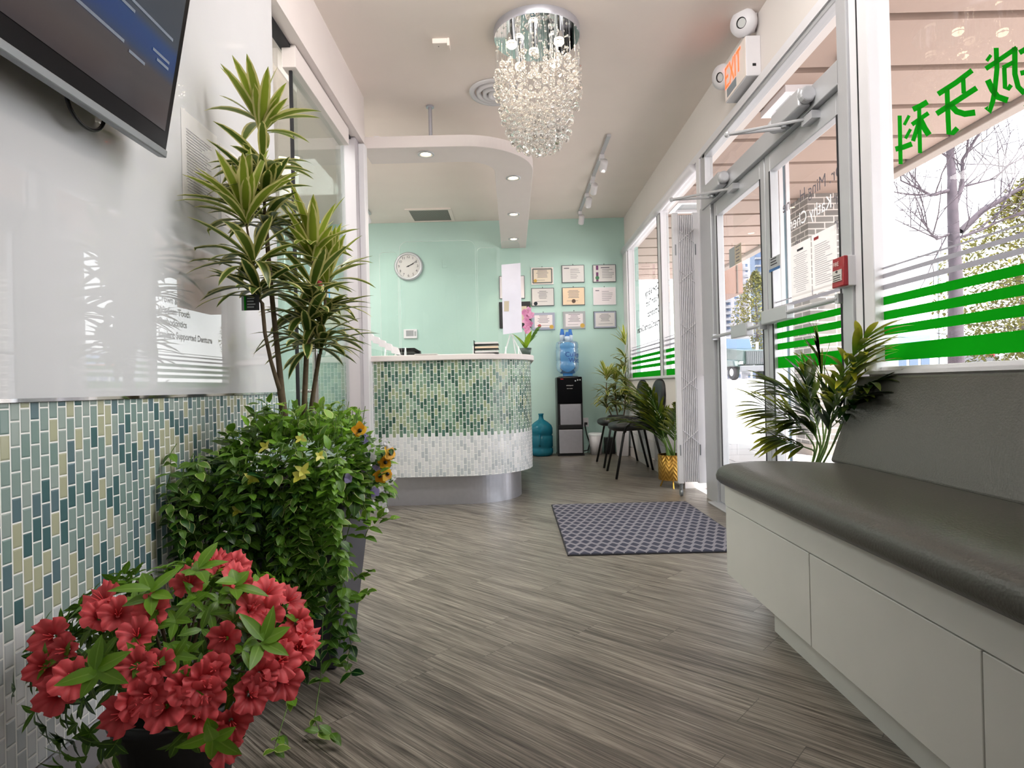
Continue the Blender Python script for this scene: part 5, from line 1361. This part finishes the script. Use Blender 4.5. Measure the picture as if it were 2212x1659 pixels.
# canopy
M['soffit']=mat('pink_beige_canopy_panel','#a58e82',.7,noise=.03); M['groove']=mat('canopy_groove','#5f544e',.8); M['fascia']=mat('canopy_fascia','#9b8f87',.7)
CZ=3.0
m=MB(); y=-3.0
g=.075
while y<12.5:
    m.box(1.60,3.96,y+g/2,y+.6-g/2,CZ,CZ+.05); y+=.6
o=m.build('canopy_panels',M['soffit']); o['kind']='structure'
o=MB().box(1.60,4.05,-3,12.6,CZ+.045,CZ+.25).build('canopy_roof',M['groove']); o['kind']='structure'
o=MB().box(3.97,4.10,-3,12.6,CZ-.05,CZ+.26).build('canopy_fascia',M['fascia'],bevel=.01); o['kind']='structure'
o=MB().box(1.46,1.62,-3,12.6,2.58,3.25).build('wall_facade',M['wall_grey']); o['kind']='structure'
o=MB().box(3.98,4.56,11.9,13.2,2.57,3.25).build('sign_fascia',mat('pink_fascia','#7d6055',.7)); tag(o,'pink fascia block at the far end of the canopy','canopy end'); MB().box(4.44,4.46,11.88,11.9,2.57,3.25).build('joint',M['groove'],o)
for (x,y,lab) in ((2.25,4.62,'square recessed canopy light seen through the transom above the entrance'),(2.2,7.3,'square recessed canopy light farther along the canopy')):
    t=thing('canopy_light',lab,'light',(x,y,CZ),group='canopy lights')
    f=MB()
    for a in ((-.22,.22,-.22,-.16),(-.22,.22,.16,.22),(-.22,-.16,-.16,.16),(.16,.22,-.16,.16)): f.box(*a,-.05,0)
    f.build('frame',M['frame'],t); MB().box(-.16,.16,-.16,.16,-.02,-.005).build('diffuser',M['cardgrey'],t)
c=PX(1815,268,2.6)
t=thing('dome_light','white dome light under the canopy near the door','light',(2.35,4.0,CZ)); MB().lathe([(.13,0),(.13,-.03),(.11,-.09),(.06,-.13),(.001,-.14)],n=28,cap=False).build('dome',M['frame'],t,smooth=True); MB().lathe([(.14,0),(.14,-.02)],n=28,cap=False).build('ring',M['alu'],t)
# brick pillar
m,nt,N,L,P=newmat('grey_brick')
tc=N.new('ShaderNodeTexCoord'); sp=N.new('ShaderNodeSeparateXYZ'); L.new(tc.outputs['Object'],sp.inputs[0]); cb=N.new('ShaderNodeCombineXYZ')
L.new(math_node(N,L,'ADD',sp.outputs[0],sp.outputs[1]),cb.inputs[0]); L.new(sp.outputs[2],cb.inputs[1])
br=N.new('ShaderNodeTexBrick'); br.inputs['Scale'].default_value=1; br.inputs['Mortar Size'].default_value=.007; br.inputs['Brick Width'].default_value=.215; br.inputs['Row Height'].default_value=.072
br.inputs['Color1'].default_value=lin('#77726f'); br.inputs['Color2'].default_value=lin('#8a8581'); br.inputs['Mortar'].default_value=lin('#cfc8c3')
L.new(cb.outputs[0],br.inputs['Vector']); L.new(br.outputs[0],P.inputs['Base Color']); P.inputs['Roughness'].default_value=.9
o=MB().box(3.45,4.02,7.0,7.48,-.02,CZ+.04).build('brick_pillar',m); tag(o,'grey brick pillar holding the canopy outside the entrance','pillar'); MB().box(3.42,4.05,6.97,7.51,-.02,.10).build('plinth',M['fascia'],o)
a=PY(1684,500,5.9).x; b=PY(1706,500,5.9).x
t=MB().box(a,a+.035,5.88,5.95,-.02,CZ).box(b-.035,b,5.88,5.95,-.02,CZ).build('steel_post',M['frame']); tag(t,'slim white twin steel post outside, left of the brick pillar','post'); MB().box(a+.035,b-.035,5.90,5.93,-.02,CZ).build('infill',mat('blue_grey_panel','#7c93a0',.5),t)

# bare tree
M['bark_out']=mat('pale_grey_bark','#564b53',.9,noise=.25,nscale=12)
rt=random.Random(9)
def limb(mb,p,d,L_,r,depth,bend=.25):
    path=[Vector(p)]; rad=[r]; d=Vector(d).normalized(); n=7
    kids=[]
    for i in range(n):
        d=(d+Vector((rt.uniform(-1,1),rt.uniform(-1,1),rt.uniform(-.4,.9)))*bend*.35).normalized()
        path.append(path[-1]+d*L_/n); rad.append(r*(1-.8*(i+1)/n)+.002)
        if depth>0 and i>=1 and rt.random()<.75: kids.append((path[-1].copy(),d.copy(),rad[-1]))
    mb.tube(path,rad,6 if r>.02 else 4,cap=False)
    for q,dd,rr_ in kids:
        sd=dd.cross(Vector((rt.uniform(-1,1),rt.uniform(-1,1),rt.uniform(-1,1)))).normalized()
        limb(mb,q,dd*.7+sd*.9,L_*rt.uniform(.45,.65),max(.003,rr_*.6),depth-1,bend)
Yt=8.6
def TP(x,y): return PY(x,y,Yt)
gt=gz(math.hypot(TP(2060,700).x-1.59,Yt-1))
t=thing('bare_tree','bare deciduous tree with grey trunk outside the large window','tree',(TP(2060,700).x,Yt,gt-.02))
o_=Vector(t.location)
m=MB().tube([Vector((TP(2062,760).x,Yt,gt-.02))-o_]+[TP(x,y)-o_ for x,y in ((2063,700),(2064,600),(2060,520),(2057,430),(2056,380),(2050,300),(2045,200),(2040,60),(2040,-120))],[.11,.095,.085,.075,.065,.055,.045,.04,.03,.02],12)
m.build('trunk',M['bark_out'],t,smooth=True)
bm_=MB()
for pts,r in (([(2075,500),(2120,455),(2160,430),(2212,405),(2300,370)],.05),([(2050,412),(2010,422),(1975,415),(1935,395)],.03),([(2064,440),(2078,400),(2090,340),(2100,280),(2108,220)],.035),([(2052,505),(2015,520),(1985,505),(1970,490)],.02),([(2060,380),(2050,340),(2010,315)],.025),([(2068,515),(2110,500),(2150,480),(2205,465)],.022),([(2085,402),(2140,390),(2190,350)],.015),([(2058,300),(2090,240),(2110,150)],.025),([(2047,240),(2000,180),(1960,100)],.025),([(2045,160),(2100,80),(2150,-40)],.02)):
    P_=[TP(x,y)-o_+Vector((0,rt.uniform(-.1,.1)*i,0)) for i,(x,y) in enumerate(pts)]
    n=len(P_); bm_.tube(P_,[r*(1-.7*i/(n-1)) for i in range(n)],7,cap=False)
    for i in range(1,n):
        for k in range(3): limb(bm_,P_[i-1].lerp(P_[i],rt.random()),(P_[i]-P_[i-1]).normalized()+Vector((rt.uniform(-.8,.8),rt.uniform(-.8,.8),rt.uniform(-.3,.9))),rt.uniform(.5,1.1),.009,1,.35)
bm_.build('branches',M['bark_out'],t,smooth=True)
# leafy trees
M['treeleaf']=leaf_mat('olive_tree_foliage','#45441f','#8a8340',rough=.8)
def leafytree(name,label,loc,h,rx,n,seed,size=.16,taper=1.0):
    r=random.Random(seed); t=thing(name,label,'tree',loc,group='leafy trees outside')
    MB().tube([(0,0,0),(0.05,0,h*.4),(0,0,h*.9)],[h*.02,h*.015,h*.004],8).build('trunk',M['bark_out'],t,smooth=True)
    m=MB(); br_=MB()
    for i in range(n):
        f=r.random(); z=h*(.12+.88*f); rad=rx*((1-f)**.8*taper+ (1-taper)*math.sin(PI*f))*math.sqrt(r.random())+.05
        a=r.uniform(0,2*PI); p=Vector((rad*math.cos(a),rad*math.sin(a),z+r.uniform(-.1,.1)))
        m.leaf(p,(r.uniform(-1,1),r.uniform(-1,1),r.uniform(-.5,.8)),(0,0,1),size*r.uniform(.6,1.3),size*.6,.4,.1,2,None,t=min(1,max(0,.4*r.random()+.6*f*r.random()+.1)))
    for i in range(40):
        f=r.uniform(.15,.9); a=r.uniform(0,2*PI); z=h*f; rad=rx*(1-f)
        br_.tube([(0,0,z),(rad*math.cos(a),rad*math.sin(a),z+rad*.2)],.012,4,cap=False)
    br_.build('branches',M['bark_out'],t); m.build('foliage',M['treeleaf'],t); return t
def outp(px,py,Y): p=PY(px,py,Y); return p
p=outp(2185,790,17); leafytree('conifer_tree','olive green conifer at the right edge of the window',(p.x+.6,17,gz(22)-.1),5.9,2.9,9000,3,.15,.55)
p=outp(1636,790,62); leafytree('street_tree','yellow-green street tree behind the truck, seen through the far door leaf',(p.x,62,1.0),11.0,3.2,5200,4,.30,.5)
p=outp(2120,790,30); leafytree('street_tree','pale yellow-green street tree behind the bare tree',(p.x+2,30,gz(36)-.1),5.2,2.6,3500,8,.2,.4)

# truck facing the camera
p=outp(1628,820,44); g0=gz(math.hypot(p.x-1.59,43))-.02
M['truckgreen']=mat('dark_green_truck_paint','#1c312e',.3,coat=.5); M['tyre']=mat('tyre_rubber','#2b292b',.85); M['wind']=mat('windscreen_glass','#42556e',.1,spec=.8); M['headl']=mat('headlight_glass','#dfe6ea',.1)
tk=thing('dump_truck','green and white dump truck parked across the street','truck',(p.x-1.5,44,g0),math.radians(9))
MB().hexa([(-.95,-3.0,1.05),(.95,-3.0,1.05),(1.05,-.9,1.05),(-1.05,-.9,1.05),(-.8,-2.95,2.0),(.8,-2.95,2.0),(.98,-.9,2.25),(-.98,-.9,2.25)]).build('hood',M['truckgreen'],tk,bevel=.06)
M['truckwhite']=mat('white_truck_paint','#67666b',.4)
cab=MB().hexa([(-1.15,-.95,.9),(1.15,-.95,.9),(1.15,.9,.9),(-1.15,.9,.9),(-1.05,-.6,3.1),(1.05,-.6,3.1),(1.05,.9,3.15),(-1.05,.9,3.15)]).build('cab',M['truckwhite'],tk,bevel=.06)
MB().hexa([(-.98,-.93,2.25),(.98,-.93,2.25),(.98,-.9,2.25),(-.98,-.9,2.25),(-.92,-.70,2.92),(.92,-.70,2.92),(.92,-.66,2.92),(-.92,-.66,2.92)]).build('windscreen',M['wind'],cab)
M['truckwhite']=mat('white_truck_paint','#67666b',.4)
gr=MB().box(-.72,.72,-3.08,-2.98,1.0,1.95).build('grille',mat('truck_grille','#34373a',.5),tk,bevel=.03)
sl=MB()
for k in range(10): sl.box(-.62+k*.135,-.58+k*.135,-3.10,-3.07,1.05,1.88)
sl.build('grille_bars',M['truckwhite'],gr)
MB().box(-1.2,1.2,-3.25,-3.05,.55,.95).build('bumper',M['truckwhite'],tk,bevel=.04)
for s in (-1,1):
    MB().hexa([(s*1.2-.28,-2.9,.9),(s*1.2+.28,-2.9,.9),(s*1.2+.28,-1.3,.9),(s*1.2-.28,-1.3,.9),(s*1.2-.22,-2.6,1.35),(s*1.2+.22,-2.6,1.35),(s*1.2+.22,-1.5,1.45),(s*1.2-.22,-1.5,1.45)]).build('fender',M['truckgreen'],tk,bevel=.08)
    MB().box(s*1.0-.14,s*1.0+.14,-2.98,-2.9,1.05,1.25).build('headlight',M['headl'],tk,bevel=.02)
    w=MB().lathe([(.25,-.16),(.48,-.16),(.53,-.10),(.53,.10),(.48,.16),(.25,.16)],(s*1.1,-2.1,.53),24,M=Matrix.Rotation(PI/2,3,'Y')).build('wheel',M['tyre'],tk,smooth=False)
    MB().disc((s*1.27,-2.1,.53),.26,Matrix.Rotation(s*PI/2,3,'Y'),16).build('hub',M['alu'],w)
    MB().box(s*1.5-.1,s*1.5+.1,-.75,-.7,2.0,2.7).tube([(s*1.15,-.7,2.1),(s*1.5,-.72,2.1)],.02).tube([(s*1.15,-.7,2.6),(s*1.5,-.72,2.6)],.02).build('mirror',M['chrome'],tk)
    MB().lathe([(.001,2.6),(.07,2.6),(.07,3.7),(.05,3.7)],(s*1.05,1.0,0),12,cap=False).build('exhaust_stack',M['chrome'],tk,smooth=True)
MB().hexa([(-1.25,1.2,1.2),(1.25,1.2,1.2),(1.25,6,1.2),(-1.25,6,1.2),(-1.3,1.0,3.0),(1.3,1.0,3.0),(1.3,6.2,3.0),(-1.3,6.2,3.0)]).build('dump_body',mat('pale_dump_body','#5f5551',.5),tk)
for y in (3.6,4.9):
    for s in (-1,1): MB().lathe([(.2,-.25),(.53,-.25),(.53,.25),(.2,.25)],(s*1.0,y,.53),20,M=Matrix.Rotation(PI/2,3,'Y')).build('wheel',M['tyre'],tk)
MB().box(-.4,.4,-1.0,6,.7,1.0).build('chassis',M['black'],tk)
# parked car low in the right window
p=outp(2110,800,27); g0=gz(math.hypot(p.x-1.59,26))-.02
cr=thing('parked_car','white parked car low in the large window beyond the sill','car',(p.x+.6,27,g0),math.radians(35))
def carprof(): return [(-2.2,.35),(2.2,.35),(2.25,.75),(1.9,.92),(1.1,1.0),(.5,1.42),(-.9,1.45),(-1.7,1.05),(-2.2,.95)]
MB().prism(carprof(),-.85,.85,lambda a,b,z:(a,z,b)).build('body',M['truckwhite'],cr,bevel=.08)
MB().prism([(1.0,1.02),(.48,1.36),(-.85,1.38),(-1.5,1.06)],-.86,.86,lambda a,b,z:(a,z,b)).build('side_windows',M['wind'],cr)
for x in (-1.35,1.4):
    for s in (-1,1):
        w=MB().lathe([(.18,-.11),(.32,-.11),(.32,.11),(.18,.11)],(x,s*.78,.32),20,M=Matrix.Rotation(PI/2,3,'X')).build('wheel',M['tyre'],cr); MB().disc((x,s*.9,.32),.18,Matrix.Rotation(s*-PI/2,3,'X'),14).build('hub',M['alu'],w)
MB().box(-2.24,-2.15,-.8,-.5,.75,.9).box(-2.24,-2.15,.5,.8,.75,.9).build('tail_light',M['red'],cr)
# low shop and towers
m,nt,N,L,P=newmat('tower_facade')
tc=N.new('ShaderNodeTexCoord'); sp=N.new('ShaderNodeSeparateXYZ'); L.new(tc.outputs['Object'],sp.inputs[0])
a=math_node(N,L,'FRACT',math_node(N,L,'MULTIPLY',math_node(N,L,'ADD',sp.outputs[0],sp.outputs[1]),.25)); b=math_node(N,L,'FRACT',math_node(N,L,'DIVIDE',sp.outputs[2],3.0))
wd=math_node(N,L,'MULTIPLY',math_node(N,L,'GREATER_THAN',a,.45),math_node(N,L,'GREATER_THAN',b,.45))
L.new(mixc(N,L,wd,'#77747b','#34425a'),P.inputs['Base Color']); P.inputs['Roughness'].default_value=.7; M['tower']=m
def tower(label,px0,px1,ytop,Y,round_=False,mt='tower',nb=16):
    a=PY(px0,800,Y); b=PY(px1,800,Y); zt_=PY((px0+px1)/2,ytop,Y).z; w=(b.x-a.x)
    t=thing('apartment_tower',label,'building',((a.x+b.x)/2,Y,1.0),group='apartment towers far off')
    if round_: MB().lathe([(w/2*.86,0),(w/2*.86,zt_)],n=20).build('wall',M[mt],t)
    else: MB().box(-w/2,w/2,0,w,0,zt_).build('wall',M[mt],t)
    n=min(nb,int(zt_/3))
    for k in range(n):
        z=zt_*(k+1)/(n+1)
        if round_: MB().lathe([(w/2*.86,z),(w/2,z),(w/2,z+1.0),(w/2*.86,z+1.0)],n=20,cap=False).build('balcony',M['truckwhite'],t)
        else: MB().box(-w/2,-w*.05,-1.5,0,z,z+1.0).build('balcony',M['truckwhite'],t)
    return t
tower('pale apartment tower on the left of the far door glass',1561,1602,645,300)
tower('tall curved apartment tower with round balconies beyond the far door leaf',1600,1622,575,330,True)
M['tower_blue']=mat('blue_grey_tower','#3f5070',.5,noise=.3,nscale=.4)
tower('blue-grey glass tower at the right of the far door leaf',1636,1664,548,340,False,'tower_blue')
tower('pale distant tower just right of the white post in the large window',1895,1924,470,330)
p0=outp(1905,800,60); p1=outp(2005,800,60); g0=1.0
t=thing('shop_building','low white shop building with blue and orange band across the street','building',((p0.x+p1.x)/2,60,g0)); w=(p1.x-p0.x)/2
MB().box(-w,w,0,5,0,4.6).build('wall',M['cardgrey'],t); MB().box(-w,w,-.3,0,3.0,3.9).build('blue_band',mat('pale_blue_band','#6f88a8',.6),t); MB().box(-w,w,-.35,0,2.5,3.0).build('orange_band',mat('orange_band','#96502c',.6),t)
for k in range(4): MB().box(-w+.4+k*w*.5,-w+.1+(k+1)*w*.5,-.05,0,.2,2.2).build('window',M['wind'],t)
t=MB().tube([PY(2027,800,20)-Vector((0,0,.4)),PY(2025,540,20)],.035,8).build('lamp_post',M['alu_dark']); tag(t,'thin grey lamp post beyond the bare tree','lamp post')
MB().box(PY(2025,540,20).x-.25,PY(2025,540,20).x+.05,19.95,20.05,PY(2025,540,20).z-.05,PY(2025,540,20).z).build('lamp_head',M['alu_dark'],t)

# ---------------- world, sun, fills, camera
w=bpy.data.worlds.new('overcast_bright_sky'); bpy.context.scene.world=w; w.use_nodes=True
nt=w.node_tree; bg=nt.nodes['Background']
tc=nt.nodes.new('ShaderNodeTexCoord'); sp=nt.nodes.new('ShaderNodeSeparateXYZ'); nt.links.new(tc.outputs['Generated'],sp.inputs[0])
cr_=nt.nodes.new('ShaderNodeValToRGB'); nt.links.new(sp.outputs[2],cr_.inputs['Fac'])
cr_.color_ramp.elements[0].position=.0; cr_.color_ramp.elements[0].color=(1,.99,.98,1); cr_.color_ramp.elements[1].position=.6; cr_.color_ramp.elements[1].color=(.80,.90,1,1)
nt.links.new(cr_.outputs[0],bg.inputs['Color']); bg.inputs['Strength'].default_value=SKY
sun=lamp('SUN','sun',(20,-10,30),SUN,(1,.95,.88)); sun.data.angle=math.radians(1.5)
sun.rotation_euler=Vector((-.38,.42,-1)).to_track_quat('-Z','Y').to_euler()
# added fill lamps without real fixtures, they only brighten the interior
lamp('AREA','fill_behind_camera',(.25,-1.95,1.7),FILL1,(1,.97,.95),2.2,(.2,3,1.3),sizey=1.7)  # added fill from behind the camera, no window there
lamp('AREA','fill_overhead',(.2,-.2,2.9),FILL2,(1,.96,.92),1.6,(.2,-.2,0),sizey=1.2)  # invented overhead fill for the near end of the room
lamp('AREA','fill_entrance',(.25,2.0,2.93),FILL4,(1,.965,.93),1.2,(.25,5.6,.2),sizey=.4)  # added forward fill to brighten gate, desk and chairs
lamp('SPOT','fill_left_wall',(1.32,1.55,2.35),FILL5,(1,.985,.97),.7,(-.9,1.55,.75),spot=50,blend=.6)  # added spot imitating window daylight on plants and left wall
lamp('AREA','fill_corridor',(-2.0,3.5,2.93),FILL3,(1,.97,.94),.9,(-2.0,3.5,0),sizey=.9)  # added fill so the space behind the glass looks lit
lamp('AREA','fill_reception',(-2.3,5.9,2.93),FILL3*.5,(1,.97,.94),1.2,(-2.3,5.9,0),sizey=1.0)  # added fill for the area behind the desk, invented source
for (x,y,tx,tz,e) in ((.87,6.6,.75,1.6,16),(.87,7.28,1.0,1.2,7),(.87,5.5,.5,1.3,14),(-1.63,6.9,-1.3,1.9,6)):
    lamp('SPOT','track_lamp',(x,y,2.80),e,(1,.93,.84),.03,(tx,7.65,tz),75,blend=.8)
cam=bpy.data.cameras.new('camera'); cam.sensor_width=36; cam.sensor_fit='HORIZONTAL'; cam.lens=36*F/2212; cam.clip_end=2000; cam.clip_start=.02
co=bpy.data.objects.new('camera',cam); C.objects.link(co)
s=ROLL; c=math.sqrt(1-s*s)
R=Matrix(((c,s,0),(0,0,-1),(-s,c,0)))          # columns: image right, image up, backwards
R=R@Matrix.Rotation(math.atan2(CY-829.5,F),3,'X')@Matrix.Rotation(math.atan2(CX-1106,F),3,'Y')
co.matrix_world=Matrix.Translation((0,0,H))@R.to_4x4()
S=bpy.context.scene; S.camera=co
S.view_settings.view_transform='Standard'; S.view_settings.look='None'; S.view_settings.exposure=EXPO; S.view_settings.gamma=1.0
cy=S.cycles; cy.max_bounces=8; cy.diffuse_bounces=4; cy.glossy_bounces=3; cy.transmission_bounces=6; cy.transparent_max_bounces=14
cy.caustics_reflective=False; cy.caustics_refractive=False; cy.sample_clamp_indirect=6; cy.use_denoising=True; cy.use_adaptive_sampling=True; cy.adaptive_threshold=.05
